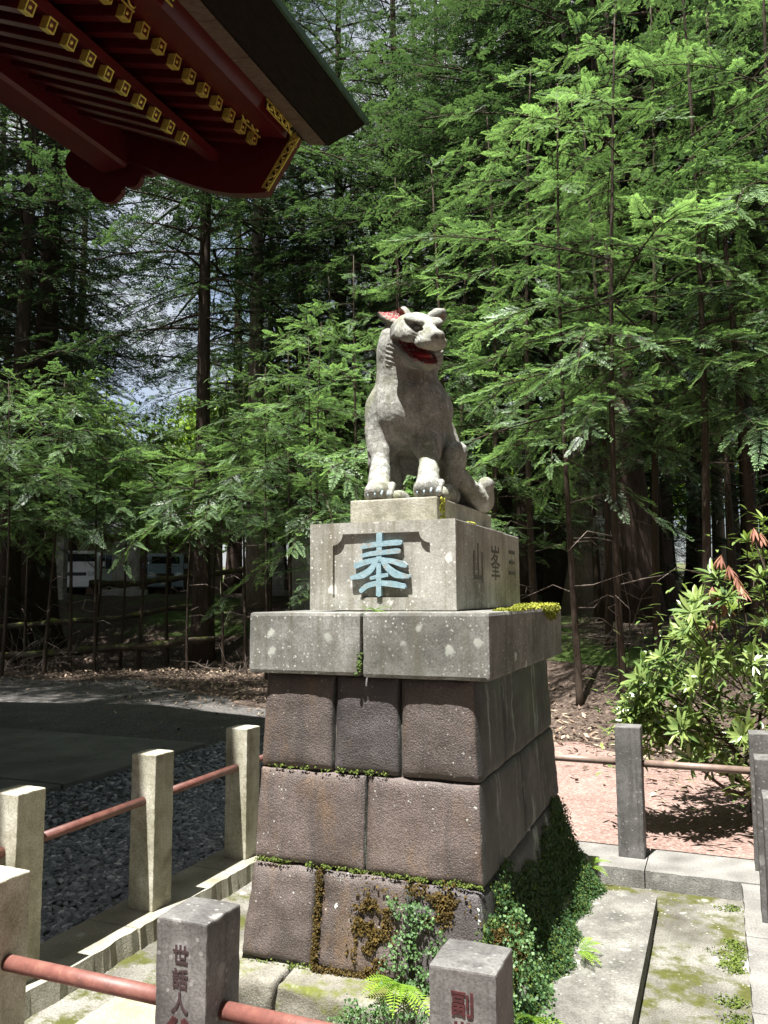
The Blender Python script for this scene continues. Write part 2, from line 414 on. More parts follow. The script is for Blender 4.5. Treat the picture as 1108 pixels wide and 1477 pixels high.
ground = obj('ground', np_mesh('ground', np.stack([X, Y, Z], -1).reshape(-1, 3), F, GROUNDM, True))
tag(ground, 'brown forest earth rising into a mossy bank', 'ground', kind='structure')

def sheet(name, pts, z, mat, label):
    V = [(p[0], p[1], z) for p in pts]
    t = tessellate_polygon([[Vector(v) for v in V]])
    bm = bmesh.new(); vv = [bm.verts.new(v) for v in V]
    for f in t: bm.faces.new([vv[i] for i in f])
    bmesh.ops.recalc_face_normals(bm, faces=bm.faces[:])
    for f in bm.faces:
        if f.normal.z < 0: f.normal_flip()
    return tag(obj(name, bm_mesh(name, bm, mat)), label, kind='structure')
ed = []
for x in np.arange(-45, -2.9, .7):
    y = np.interp(x, EX, EY)-(.4+2.0*float(sstep((-x-4)/3)))+.22*math.sin(x*2.1)+.15*math.sin(x*5.3)
    ed.append((x, y))
sheet('gravel_yard', [(-45, -12)]+ed+[(-2.95, 11.0), (-2.95, -12)], -.112, ASPH, 'dark fine gravel yard left of the stone fence')
ed = []
for x in np.arange(-2.98, 9, .35):
    ed.append((x, np.interp(x, EX, EY)-.55+.18*math.sin(x*3.1)+.12*math.sin(x*7.3)))
sheet('path', [(-2.98, 5.3)]+ed+[(9, -12), (-2.98, -12)], -.108, REDG, 'reddish fine gravel path behind the stone fence')
# concrete apron of the gate: four cast slabs with joints
for i, (x0, x1, y0, y1) in enumerate([(-9.2, -5.5, 5.82, 8.0), (-9.2, -5.5, 2.2, 5.79), (-13, -9.23, 5.82, 8.0), (-13, -9.23, 2.2, 5.79), (-9.2, -5.5, -6, 2.17), (-13, -9.23, -6, 2.17)]):
    tag(box('concrete_slab', x0, x1, y0, y1, -.2, -.06, CONC, bev=.012), 'grey concrete paving slab beside the red gate', kind='structure')
# pebbles between the apron and the kerb
def pebble_arrays():
    bm = bmesh.new(); bmesh.ops.create_icosphere(bm, subdivisions=1, radius=1)
    V = np.array([v.co[:] for v in bm.verts]); F = np.array([[v.index for v in f.verts] for f in bm.faces]); bm.free(); return V, F
pv, pf = pebble_arrays()
def scatter_pebbles(n, xr, yr, z, s0, s1, seed):
    g = np.random.default_rng(seed)
    P = np.stack([g.uniform(*xr, n), g.uniform(*yr, n), np.full(n, z)], -1)
    S = g.uniform(s0, s1, (n, 1))*np.stack([g.uniform(.8, 1.5, n), g.uniform(.7, 1.2, n), g.uniform(.45, .75, n)], -1)
    A = g.uniform(0, 6.28, n); c, s = np.cos(A), np.sin(A)
    T = g.uniform(-.5, .5, n)
    base = pv[None]*S[:, None]*(1+.22*g.normal(size=(n, len(pv), 1)).clip(-1.3, 1.3))
    x = base[..., 0]*c[:, None]-base[..., 1]*s[:, None]; y = base[..., 0]*s[:, None]+base[..., 1]*c[:, None]; zz = base[..., 2]+x*T[:, None]
    V = np.stack([x, y, zz], -1)+P[:, None]
    Fq = (pf[None]+(np.arange(n)*len(pv))[:, None, None]).reshape(-1, 3)
    return V.reshape(-1, 3), Fq, np.repeat(g.random(n)**1.3, len(pv))
V1, F1, T1 = scatter_pebbles(10500, (-4.35, -2.985), (2.2, 6.4), -.10, .013, .029, 5)
V2, F2, T2 = scatter_pebbles(3200, (-5.48, -4.3), (3.6, 8.5), -.105, .014, .030, 6)
V3, F3, T3 = scatter_pebbles(2600, (-5.48, -2.985), (6.4, 10.5), -.106, .012, .026, 8)
gV = np.concatenate([V1, V2, V3]); gF = np.concatenate([F1, F2+len(V1), F3+len(V1)+len(V2)])
gr = obj('gravel', np_mesh('gravel', gV, gF, PEB, False, attr={'tint': np.concatenate([T1, T2, T3])}))
tag(gr, 'loose blue-grey gravel between the stone fence and the concrete', 'gravel', kind='stuff')
# leaf litter on the bank and the path
def litter(n, seed):
    g = np.random.default_rng(seed); V = []; T = []
    k = 0
    m = int(n*.78)
    x = np.concatenate([g.uniform(-20, -3, m), g.uniform(-3.2, 4, n-m)])
    e = np.interp(x, EX, EY)
    y = e+np.concatenate([g.normal(-.5, 1.5, m), g.normal(.0, 1.0, n-m)])
    z = np.maximum(ground_z(x, y), -.106)+.012
    s = g.uniform(.018, .06, n); a = g.uniform(0, 6.28, n); tilt = g.uniform(-.6, .6, (n, 2))
    dx = np.stack([np.cos(a), np.sin(a), tilt[:, 0]], -1)*s[:, None]; dy = np.stack([-np.sin(a), np.cos(a), tilt[:, 1]], -1)*s[:, None]*.42
    P = np.stack([x, y, z+s*.25], -1)
    V = np.stack([P-dx, P-dy*.9+dx*.1, P+dx, P+dy], 1).reshape(-1, 3)
    F = np.arange(4*n).reshape(-1, 4)
    return V, F, np.repeat(g.random(n), 4)
lv, lf, lt = litter(11000, 3)
LITM = NT('litter_leaf'); LITM.set(LITM.ramp(LITM.attr('tint'), [(0, (.07, .045, .03)), (.6, (.15, .105, .07)), (1, (.36, .28, .19))]), .9)
g = np.random.default_rng(12); n = 2600
P = np.stack([g.uniform(-16, -3.1, n), g.uniform(6.5, 13.6, n), np.full(n, -.107)], -1); P[:, 2] += np.where((P[:, 0] < -5.5) & (P[:, 1] < 8.0), .05, 0)
a_ = g.uniform(0, 6.28, n); s_ = g.uniform(.012, .045, n)[:, None]; dx = np.stack([np.cos(a_), np.sin(a_), np.zeros(n)], -1)*s_; dy = np.stack([-np.sin(a_), np.cos(a_), g.uniform(.0, .5, n)], -1)*s_*.4
yv = np.stack([P-dx, P-dy*.0+dx*.1, P+dx, P+dy], 1).reshape(-1, 3)
lf = np.concatenate([lf, np.arange(4*n).reshape(-1, 4)+len(lv)]); lv = np.concatenate([lv, yv]); lt = np.concatenate([lt, np.repeat(g.random(n)*.8, 4)])
tag(obj('leaf_litter', np_mesh('leaf_litter', lv, lf, LITM.m, attr={'tint': lt})), 'dry fallen leaves and needles scattered below the trees', 'leaf litter', kind='stuff')

# ------------------------------------------------------------------ enclosure: kerb, floor, slabs
PH, PS = .782, .1545
xL, yF, yB, xR = -2.739, 1.798, 5.3155, .1323
def rough_slab(name, x0, x1, y0, y1, z0, z1, mat, seed, jag=(0, 0, 0, 0), nz=3, step=.05):
    """slab with a broken edge on chosen sides (jag for -x, +x, -y, +y)"""
    nx = max(2, int((x1-x0)/step)); ny = max(2, int((y1-y0)/step))
    cx, cyy = (x0+x1)/2, (y0+y1)/2
    bm = bmesh.new(); bmesh.ops.create_grid(bm, x_segments=nx, y_segments=ny, size=.5)
    top = bm.faces[:]
    r = bmesh.ops.extrude_face_region(bm, geom=top)
    newv = [e for e in r['geom'] if isinstance(e, bmesh.types.BMVert)]
    ns = set(newv)
    for v in bm.verts:
        u, w = v.co.x+.5, v.co.y+.5
        x = x0+u*(x1-x0); y = y0+w*(y1-y0); t = v in ns
        nn = mnoise.noise(Vector((x*11+seed, y*11, 3.0 if t else 7.0)))*.6+mnoise.noise(Vector((x*27+seed, y*27, 3.0 if t else 9.0)))*.4
        j = (.018+.03*nn)
        edge = .0 if t else 1.0
        if u < .01: x += jag[0]*(j+(.02 if not t else 0))
        if u > .99: x -= jag[1]*(j-(.035*edge))
        if w < .01: y += jag[2]*(j-(.035*edge))
        if w > .99: y -= jag[3]*(j-(.035*edge))
        zz = z1 if t else z0
        if t and (.01 < u < .99 and .01 < w < .99): zz += .0025*mnoise.noise(Vector((x*5, y*5, seed)))
        v.co = Vector((x-cx, y-cyy, zz-z0))
    # bmesh extrude: original faces stay as the bottom
    bmesh.ops.reverse_faces(bm, faces=top)
    bmesh.ops.recalc_face_normals(bm, faces=bm.faces[:])
    return obj(name, bm_mesh(name, bm, mat), None, (cx, cyy, z0))
floor = rough_slab('enclosure_floor', -2.70, .10, 1.95, 5.20, -.30, -.10, FLOORC, 1.0)
tag(floor, 'weathered concrete floor with moss inside the fence', kind='structure')
def kerb_run(fixed, a, b, n, axis, jag, seed, lab, mat=KERBG):
    w = (b-a)/n
    for i in range(n):
        p, q = a+i*w+.003, a+(i+1)*w-.003
        args = (fixed[0], fixed[1], p, q) if axis == 'y' else (p, q, fixed[0], fixed[1])
        o = rough_slab('kerb', *args, -.30, 0.0, mat, seed+i*3.1, jag)
        tag(o, lab, kind='structure')
kerb_run((-2.985, -2.655), 1.62, 5.09, 4, 'y', (0, 1, 0, 0), 2, 'pale stone kerb under the row of light posts', KERB)
kerb_run((.045, .375), 2.07, 5.09, 4, 'y', (.5, 0, 0, 0), 20, 'grey stone kerb under the right row of posts')
kerb_run((5.095, 5.56), -2.985, .375, 4, 'x', (0, 0, .8, 0), 40, 'grey stone kerb under the rear row of posts')
kerb_run((1.62, 2.065), -2.652, .375, 4, 'x', (0, 0, 0, .6), 60, 'stone kerb under the row of lettered posts')
for (x0, x1, y0, y1, z, m, lab) in [(-.72, -.372, 2.905, 4.36, -.012, SLABM, 'long grey lichen-spotted paving slab beside the pedestal'),
                                    (-.72, -.374, 4.368, 4.76, -.016, SLABM, 'short grey paving slab at the far end of the long slab'),
                                    (-2.36, -1.30, 2.08, 2.90, -.03, SLABY, 'sunlit yellowish paving slab in front of the pedestal'),
                                    (-1.295, -.374, 2.08, 2.90, -.034, SLABM, 'grey paving slab below the lettered posts')]:
    o = rough_slab('paving_slab', x0, x1, y0, y1, -.13, z, m, x0*3+y0)
    tag(o, lab, kind='structure')

# ------------------------------------------------------------------ posts and rails
def text_mesh(name, ch, size, mat, extrude=.0012, offset=0.0):
    cu = bpy.data.curves.new(name, 'FONT'); cu.body = ch; cu.size = size; cu.extrude = extrude; cu.offset = offset
    cu.align_x = 'CENTER'; cu.align_y = 'CENTER'; cu.fill_mode = 'BOTH'
    o = bpy.data.objects.new(name, cu); COL.objects.link(o)
    bpy.context.view_layer.update()
    me = bpy.data.meshes.new_from_object(o.evaluated_get(bpy.context.evaluated_depsgraph_get()))
    bpy.data.objects.remove(o); bpy.data.curves.remove(cu)
    me.name = name; me.materials.clear(); me.materials.append(mat)
    vs_ = [v.co for v in me.vertices]
    c = Vector(((min(v.x for v in vs_)+max(v.x for v in vs_))/2, (min(v.y for v in vs_)+max(v.y for v in vs_))/2, 0))
    for v in me.vertices: v.co -= c
    return me

def post_mesh(mat, key):
    bm = bmesh.new(); bmesh.ops.create_cube(bm, size=1.0)
    for v in bm.verts: v.co = Vector((v.co.x*PS, v.co.y*PS, (v.co.z+.5)*PH))
    bmesh.ops.bevel(bm, geom=bm.edges[:], offset=.005, segments=2, affect='EDGES', profile=.6)
    for _ in range(5):
        lng = [e for e in bm.edges if e.calc_length() > .035]
        if not lng: break
        bmesh.ops.subdivide_edges(bm, edges=lng, cuts=1, use_grid_fill=True)
    for v in bm.verts:
        edge = (abs(abs(v.co.x)-PS/2) < .007)+(abs(abs(v.co.y)-PS/2) < .007)+(abs(v.co.z-PH) < .007)
        v.co += mnoise.noise_vector(v.co*31)*(.0022 if edge >= 2 else .0007)
    for v in bm.verts:
        if v.co.z > .7: v.co.z += .004*(1-(abs(v.co.x)+abs(v.co.y))/PS)
    return bm_mesh('stone_post_'+key, bm, mat)
PM = {'l': post_mesh(G_LIGHT, 'light'), 'd': post_mesh(G_DARK, 'dark')}
def post(kind, x, y, label, group=None):            # x, y: front-right corner
    o = obj('stone_post', PM[kind], None, (x-PS/2, y+PS/2, -.002), (0, 0, rad(random.uniform(-.6, .6))))
    return tag(o, label, 'post', group)
posts = {}
for k, (x, y, m, lab) in {
    'L1': (xL, 4.4283, 'l', 'pale granite post closest to the pedestal\'s left side, pipe shadow down its face'),
    'L2': (xL, 3.5418, 'l', 'pale granite post between two gravel-side pipes, second from the pedestal'),
    'L3': (xL, 2.64, 'l', 'pale granite post with green algae, third from the pedestal along the gravel'),
    'L0': (xL, yB, 'l', 'pale granite corner post behind the pedestal, next to the gravel'),
    'F0': (xL, yF, 'l', 'pale granite corner post where the gravel row meets the lettered row'),
    'F1': (-1.9616, yF, 'l', 'greenish granite post beside the post lettered with three dark characters'),
    'F2': (-1.2217, yF, 'd', 'dark post engraved with three dark characters and red ones below'),
    'F3': (-.4804, yF, 'd', 'dark post engraved with dark red characters, right before the mossy base'),
    'B1': (-.4797, yB, 'd', 'brown-grey post standing alone between pedestal and rhododendron'),
    'B2': (-1.2200, yB, 'd', 'brown-grey post hidden behind the pedestal'),
    'R1': (xR+PS, yB+.02, 'd', 'dark corner post where the rear pipe ends by the rhododendron'),
    'R2': (xR+PS, 4.5302, 'd', 'mauve-grey post on the right kerb next to the corner post'),
    'R3': (xR+PS, 3.70, 'd', 'dark post on the mossy side kerb, second from the corner post')}.items():
    posts[k] = post(m, x, y, lab, 'fence posts around the pedestal')

def lettering(p, chars, size, z0, mat, gap, off=.0035):
    for i, (c, m, s) in enumerate(chars):
        o = obj('engraved_character', text_mesh('engraved_character', c, s, m, .0012, off), p,
                (0, -PS/2-.0013, z0-sum(q[2]*gap for q in chars[:i])-.0), (math.pi/2, 0, 0))
zt = PH-.068
lettering(posts['F2'], [('世', ENGR, .050), ('話', ENGR, .050), ('人', ENGR, .052)], .042, zt-.012, ENGR, 1.16, .0009)
lettering(posts['F2'], [('父', ENGRED, .105)], .09, zt-.215, ENGRED, 1.0, .004)
lettering(posts['F3'], [('副', ENGRED, .056), ('世', ENGRED, .056), ('話', ENGRED, .056), ('人', ENGRED, .056)], .056, zt-.002, ENGRED, 1.1, .0011)

def rail(a, b, z, mat, label, r=.0225, sag=0.0):
    a = Vector((*a, z)); b = Vector((*b, z)); c = a
    pts = [Vector((0, 0, 0)), (b-a)*.5-Vector((0, 0, sag)), b-a]
    o = obj('iron_pipe_rail', tube_mesh('iron_pipe_rail', pts, [r]*3, mat, 20), None, c)
    return tag(o, label, 'rail', 'pipe rails between the posts')
rz = .545; hx = xL-PS/2; hy = yF+PS/2
rail((hx, 4.4283+PS), (hx, yB), rz, PIPE, 'short visible red pipe behind the pale post closest to the pedestal')
rail((hx, 3.5418+PS), (hx, 4.4283), rz, PIPE, 'red pipe between the two pale posts closest to the pedestal')
rail((hx, 2.64+PS), (hx, 3.5418), rz, PIPE, 'red pipe from the algae-stained post across the gravel')
rail((hx, yF+PS), (hx, 2.64), rz, PIPE, 'red pipe stub in front of the algae-stained post')
rail((xL, hy), (-1.9616-PS, hy), rz, PIPE, 'red pipe from the corner post to the greenish post')
rail((-1.9616, hy), (-1.2217-PS, hy), rz, PIPE, 'thick red pipe between greenish post and post with three characters')
rail((-1.2217, hy), (-.4804-PS, hy), rz, PIPE, 'thick red pipe between the two lettered posts')
rail((-.4804, hy), (.26-PS, hy), rz, PIPE, 'red pipe on the bush side of the lettered posts')
hb = yB+PS/2
rail((-1.22, hb), (-.4797-PS, hb), rz+.01, PIPEG, 'brown pipe reaching out from behind the mossy pedestal side')
rail((-.4797, hb), (xR, hb), rz+.01, PIPEG, 'brown pipe in front of the rhododendron')
rail((xL, hb), (-1.22-PS, hb), rz+.01, PIPEG, 'brown pipe hidden behind the pedestal')
hr = xR+PS/2
rail((hr, 4.5302+PS), (hr, yB+.02), rz, PIPEG, 'brown pipe between corner post and mauve-grey post')
rail((hr, 3.70+PS), (hr, 4.5302), rz, PIPEG, 'brown pipe between the two posts on the mossy side kerb')
post('d', .26, yF, 'dark corner post at the end of the lettered row', 'fence posts around the pedestal')
rail((hr, yF+PS), (hr, 3.70), rz, PIPEG, 'brown pipe from the side kerb posts to the lettered row')

# ------------------------------------------------------------------ pedestal
ped = empty('stone_pedestal', (-1.40, 3.98, -.1))
tag(ped, 'tall weathered stone pedestal with turquoise relief character, built of rough blocks and a wide cap', 'pedestal')
PO = Vector(ped.location)
LEV = np.array([-.12, .08, .47, .853, 1.262])
LX0 = np.array([-1.985, -1.957, -1.922, -1.912, -1.893]); LX1 = np.array([-.80, -.835, -.884, -.904, -.922])
LY0 = np.array([3.05, 3.105, 3.165, 3.205, 3.222]); LY1 = np.array([5.0, 4.92, 4.80, 4.745, 4.715])
def taper(u, v, z):
    x0, x1, y0, y1 = (np.interp(z, LEV, a) for a in (LX0, LX1, LY0, LY1))
    return x0+(x1-x0)*u, y0+(y1-y0)*v
def u_of(px, py, z):
    y0 = np.interp(z, LEV, LY0); x = at_y(px, py, y0)[0]
    return (x-np.interp(z, LEV, LX0))/(np.interp(z, LEV, LX1)-np.interp(z, LEV, LX0))
def v_of(px, py, z):
    x1 = np.interp(z, LEV, LX1); y = at_x(px, py, x1)[1]
    return (y-np.interp(z, LEV, LY0))/(np.interp(z, LEV, LY1)-np.interp(z, LEV, LY0))

def grid_box(n):
    """surface grid of [-1,1]^3 with n=(nx,ny,nz) cells, welded"""
    nx, ny, nz = n; key = {}; V = []; Q = []
    def vid(i, j, k):
        t = (i, j, k)
        if t not in key: key[t] = len(V); V.append((2*i/nx-1, 2*j/ny-1, 2*k/nz-1))
        return key[t]
    for i in range(nx):
        for j in range(ny):
            Q.append([vid(i, j, 0), vid(i, j+1, 0), vid(i+1, j+1, 0), vid(i+1, j, 0)])
            Q.append([vid(i, j, nz), vid(i+1, j, nz), vid(i+1, j+1, nz), vid(i, j+1, nz)])
    for i in range(nx):
        for k in range(nz):
            Q.append([vid(i, 0, k), vid(i+1, 0, k), vid(i+1, 0, k+1), vid(i, 0, k+1)])
            Q.append([vid(i, ny, k), vid(i, ny, k+1), vid(i+1, ny, k+1), vid(i+1, ny, k)])
    for j in range(ny):
        for k in range(nz):
            Q.append([vid(0, j, k), vid(0, j, k+1), vid(0, j+1, k+1), vid(0, j+1, k)])
            Q.append([vid(nx, j, k), vid(nx, j+1, k), vid(nx, j+1, k+1), vid(nx, j, k+1)])
    return np.array(V), np.array(Q)

def block(name, u0, u1, v0, v1, z0, z1, mat, r=.03, pillow=.0, rough=.004, gap=.0025, seed=0, parent=ped, warp=True, res=.022, freq=14):
    W_, D_, H_ = (u1-u0), (v1-v0), (z1-z0)
    if warp:
        zm = (z0+z1)/2; ax, ay = taper(u0, v0, zm); bx, by = taper(u1, v1, zm)
        sx, sy = bx-ax, by-ay
    else: sx, sy = W_, D_
    n = (max(4, min(44, int(sx/res))), max(4, min(30, int(sy/res/2))), max(4, min(30, int(H_/res))))
    V, Q = grid_box(n)
    h = np.array([sx/2-gap, sy/2-gap, H_/2-gap*.6])
    # concentrate grid lines near edges
    V = np.sign(V)*(1-(1-np.abs(V))**1.25)
    P = V*h; q = np.clip(P, -(h-r), h-r); d = P-q; L = np.linalg.norm(d, axis=1, keepdims=True); L[L == 0] = 1
    Nn = d/L
    P = q+Nn*r
    if pillow:
        a = V
        f = lambda t: np.clip(1-np.abs(t)**8, 0, 1)
        front = (np.abs(a[:, 1]+1) < 1e-6)
        P[:, 1] -= np.where(front, pillow*f(a[:, 0])*f(a[:, 2]), 0)
        rt = (np.abs(a[:, 0]-1) < 1e-6); lt_ = (np.abs(a[:, 0]+1) < 1e-6)
        P[:, 0] += np.where(rt, .5*pillow*f(a[:, 1])*f(a[:, 2]), 0)-np.where(lt_, .5*pillow*f(a[:, 1])*f(a[:, 2]), 0)
    for i in range(len(P)):
        p = P[i]; w = Vector((p[0]*freq+seed*7.7, p[1]*freq+seed*3.1, p[2]*freq))
        k = mnoise.noise(w)*.65+mnoise.noise(w*2.7)*.35
        P[i] = p+Nn[i]*k*rough*2
    if warp:
        uu = u0+(P[:, 0]/sx+.5)*W_; vv = v0+(P[:, 1]/sy+.5)*D_; zz = (z0+z1)/2+P[:, 2]
        x, y = taper(uu, vv, zz); P = np.stack([x, y, zz], -1)
    else:
        P = P+np.array([(u0+u1)/2, (v0+v1)/2, (z0+z1)/2])
    c = P.mean(0); c[2] = z0
    o = obj(name, np_mesh(name, P-c, Q, mat, True), parent)
    o.location = Vector(c)-(PO if parent is ped else Vector((0, 0, 0)))
    return o

# dark mortar core behind the joints
core = np.array([(*[q for q in taper(u, v, z)], z) for z in (.0, .47, .853, 1.255) for (u, v) in ((.018, .012), (.982, .012), (.982, .988), (.018, .988))])
cf = [[0, 3, 2, 1], [12, 13, 14, 15]]+[[l*4+i, l*4+(i+1) % 4, (l+1)*4+(i+1) % 4, (l+1)*4+i] for l in range(3) for i in range(4)]
o = obj('mortar_core', np_mesh('mortar_core', core-np.array(PO), np.array(cf), MORTAR), ped)
# course 1 (top), front three stones
ja = u_of(483, 1050, 1.05); jb = u_of(578, 1060, 1.05); vj = v_of(727, 1050, 1.05)
sp = .30
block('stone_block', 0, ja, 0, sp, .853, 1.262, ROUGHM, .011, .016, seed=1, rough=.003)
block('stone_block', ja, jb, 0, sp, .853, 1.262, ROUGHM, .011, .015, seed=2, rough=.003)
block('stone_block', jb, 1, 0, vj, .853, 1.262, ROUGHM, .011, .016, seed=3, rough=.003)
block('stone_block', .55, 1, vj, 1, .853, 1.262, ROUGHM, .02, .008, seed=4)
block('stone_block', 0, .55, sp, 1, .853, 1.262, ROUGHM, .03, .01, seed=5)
# course 2
jc = u_of(528, 1190, .66)
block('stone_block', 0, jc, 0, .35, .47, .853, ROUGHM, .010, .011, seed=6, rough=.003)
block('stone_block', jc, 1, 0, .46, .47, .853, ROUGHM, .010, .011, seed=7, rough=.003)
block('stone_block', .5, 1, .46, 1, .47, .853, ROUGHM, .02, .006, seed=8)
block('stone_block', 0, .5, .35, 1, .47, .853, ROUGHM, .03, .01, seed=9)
# course 3
jd = u_of(456, 1330, .28); je = .70
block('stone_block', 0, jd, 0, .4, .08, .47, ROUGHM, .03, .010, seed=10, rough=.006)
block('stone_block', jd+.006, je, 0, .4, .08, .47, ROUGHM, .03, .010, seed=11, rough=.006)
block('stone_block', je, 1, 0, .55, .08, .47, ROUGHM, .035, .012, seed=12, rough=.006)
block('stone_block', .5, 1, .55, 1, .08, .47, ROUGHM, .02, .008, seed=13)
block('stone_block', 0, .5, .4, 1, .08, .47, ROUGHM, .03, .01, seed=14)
# foundation stones
FOUND = stone('foundation_stone', (.085, .078, .062), (.155, .145, .118), (.26, .25, .21), 4, 110, .5, lichen=.5, lich_col=(.33, .35, .28), moss=.12, moss_col=(.09, .10, .02), bump=.6, bdist=.01)
for i, (a, b, c, d) in enumerate([(-2.05, -1.70, 2.96, 3.9), (-1.69, -1.12, 2.93, 3.9), (-1.11, -.76, 2.95, 3.9), (-2.05, -1.40, 3.91, 5.03), (-1.39, -.76, 3.91, 5.03)]):
    block('foundation_block', a, b, c, d, -.16, .082+.004*i, FOUND, .026, .0, rough=.012, seed=20+i, warp=False, freq=7)

# cap: three stones
cz0, cz1 = 1.258, 1.532
cx0, cx1, cy0, cy1 = -1.958, -.8465, 3.168, 4.803
cj = at_y(521, 930, cy0)[0]; cyj = at_x(740, 930, cx1)[1]
def chamfer_block(name, x0, x1, y0, y1, z0, z1, mat, bev, seed, parent=ped, seg=2, rough=.002):
    bm = bmesh.new(); bmesh.ops.create_cube(bm, size=1)
    for v in bm.verts: v.co = Vector((v.co.x*(x1-x0), v.co.y*(y1-y0), (v.co.z+.5)*(z1-z0)))
    bmesh.ops.bevel(bm, geom=bm.edges[:], offset=bev, segments=seg, affect='EDGES', profile=.62)
    lng = [e for e in bm.edges if e.calc_length() > .12]
    for _ in range(3):
        lng = [e for e in bm.edges if e.calc_length() > .07]
        if not lng: break
        bmesh.ops.subdivide_edges(bm, edges=lng, cuts=1, use_grid_fill=True)
    for v in bm.verts:
        w = v.co*14+Vector((seed*5.0, seed, 0)); n_ = mnoise.noise_vector(w)
        v.co += n_*rough
    o = obj(name, bm_mesh(name, bm, mat), parent, Vector(((x0+x1)/2, (y0+y1)/2, z0))-(PO if parent is ped else Vector((0, 0, 0))))
    return o
chamfer_block('cap_stone', cx0, cj-.006, cy0+.004, cy1, cz0+.004, cz1-.002, CAPM, .016, 1)
chamfer_block('cap_stone', cj+.005, cx1, cy0, cyj-.001, cz0, cz1, CAPM, .016, 2)
chamfer_block('cap_stone', cj+.005, cx1-.004, cyj+.001, cy1, cz0+.001, cz1-.001, CAPM, .016, 3)
box('cap_core', cx0+.08, cx1-.08, cy0+.05, cy1-.05, cz0+.03, cz1-.03, MORTAR, ped)
# lettered block
bx0, bx1, by0, by1, bz0, bz1 = -1.753, -1.044, 3.369, 4.611, 1.536, 1.935
byj = at_x(728, 830, bx1)[1]
REC = .014
chamfer_block('letter_block', bx0, bx1, by0+REC, byj-.001, bz0, bz1, BLOCKM, .006, 5, rough=.001)
chamfer_block('letter_block', bx0, bx1-.003, byj+.001, by1, bz0, bz1-.002, BLOCKM, .008, 6, rough=.0015)
def notched(x0, x1, z0, z1, n, r):
    P = []
    def arc(cxx, czz, a0, a1, k=6): return [(cxx+r*math.cos(rad(a0+(a1-a0)*i/k)), czz+r*math.sin(rad(a0+(a1-a0)*i/k))) for i in range(k+1)]
    P += [(x0, z0), (x1, z0), (x1, z1-r)]
    P += arc(x1, z1, 270, 180)
    P += arc(x0, z1, 0, -90)
    return P
def fpx(px, py): p = at_y(px, py, by0); return p[0], p[2]
p0 = fpx(480, 862); p1 = fpx(621, 862); pt = fpx(540, 769)
outer = [(bx0, bz0), (bx1, bz0), (bx1, bz1), (bx0, bz1)]
inner = notched(p0[0], p1[0], p0[1], pt[1], 0, .05)
me = poly_extrude('panel_frame', [outer, inner[::-1]], by0, by0+REC-.001, BLOCKM)
me.transform(Matrix.Translation(-PO)); obj('panel_frame', me, ped)
# relief character, stroke by stroke (pixel strokes on the block's front face)
ZS = 3.4625
def zp(x, y): return fpx(440+x/ZS, 740+y/ZS)
STROKES = [([(372, 104), (372, 170), (371, 240)], [16, 14, 13]),
           ([(282, 172), (330, 160), (400, 152), (470, 146), (482, 150)], [9, 13, 13, 14, 9]),
           ([(284, 214), (330, 203), (400, 196), (466, 188), (476, 193)], [9, 12, 12, 13, 9]),
           ([(252, 266), (300, 246), (365, 232)], [13, 14, 12]), ([(378, 232), (440, 240), (490, 256), (508, 266)], [11, 13, 15, 8]),
           ([(360, 236), (335, 282), (290, 312), (232, 324)], [12, 15, 17, 9]),
           ([(384, 228), (412, 272), (455, 308), (522, 318)], [12, 15, 18, 8]),
           ([(330, 326), (372, 316), (416, 308)], [8, 11, 9]),
           ([(280, 392), (312, 362), (372, 348), (440, 354), (502, 366)], [11, 13, 13, 15, 12]),
           ([(372, 255), (372, 330), (372, 412)], [12, 13, 14])]
def ribbon(pts, ws, k=5):
    P = np.array([zp(*p) for p in pts]); Wd = np.array(ws)*(.709/212/ZS)*.95
    t = np.linspace(0, 1, len(pts)); tt = np.linspace(0, 1, (len(pts)-1)*k+1)
    C = np.stack([np.interp(tt, t, P[:, 0]), np.interp(tt, t, P[:, 1])], -1); w = np.interp(tt, t, Wd)
    for _ in range(3): C[1:-1] = (C[:-2]+2*C[1:-1]+C[2:])/4
    T = np.gradient(C, axis=0); T /= np.linalg.norm(T, axis=1, keepdims=True); Nn = np.stack([-T[:, 1], T[:, 0]], -1)
    L = C+Nn*w[:, None]; R = C-Nn*w[:, None]
    e0 = C[0]-T[0]*w[0]*.5; e1 = C[-1]+T[-1]*w[-1]*.5
    return [tuple(e0)]+[tuple(q) for q in R]+[tuple(e1)]+[tuple(q) for q in L[::-1]]
relief = obj('relief_character', None, ped); relief.location = Vector((0, 0, 0))
for i, (p, w) in enumerate(STROKES):
    me = poly_extrude('relief_stroke', [ribbon(p, w)], by0-.005-.0006*i, by0+REC+.002, PATINA)
    me.transform(Matrix.Translation(-PO)); obj('relief_stroke', me, relief)
# side lettering on the block and faint columns on the cap
for ch, px, s in (('三', 739, .17), ('峯', 715, .19), ('山', 690, .20)):
    yy = at_x(px, 825, bx1)[1]
    o = obj('engraved_character', text_mesh('engraved_character', ch, s, ENGSIDE, .0012, .0005 if ch == '峯' else .003), ped)
    zz = at_x(px, 812, bx1)[2]
    o.location = Vector((bx1+.0004, yy, zz))-PO; o.rotation_euler = (math.pi/2, 0, math.pi/2)
for px in (772, 789):                              # worn, no longer readable carving: short strokes only
    yy = at_x(px, 925, cx1)[1]
    for k in range(7):
        w, h = (random.uniform(.02, .05), .006) if k % 2 else (.006, random.uniform(.02, .04))
        o = obj('worn_stroke', box_mesh('worn_stroke', -.001, .001, -w/2, w/2, -h/2, h/2, ENGSIDE), ped)
        o.location = Vector((cx1-.0033-.0002*k, yy+random.uniform(-.02, .02), cz0+.08+k*.022))-PO

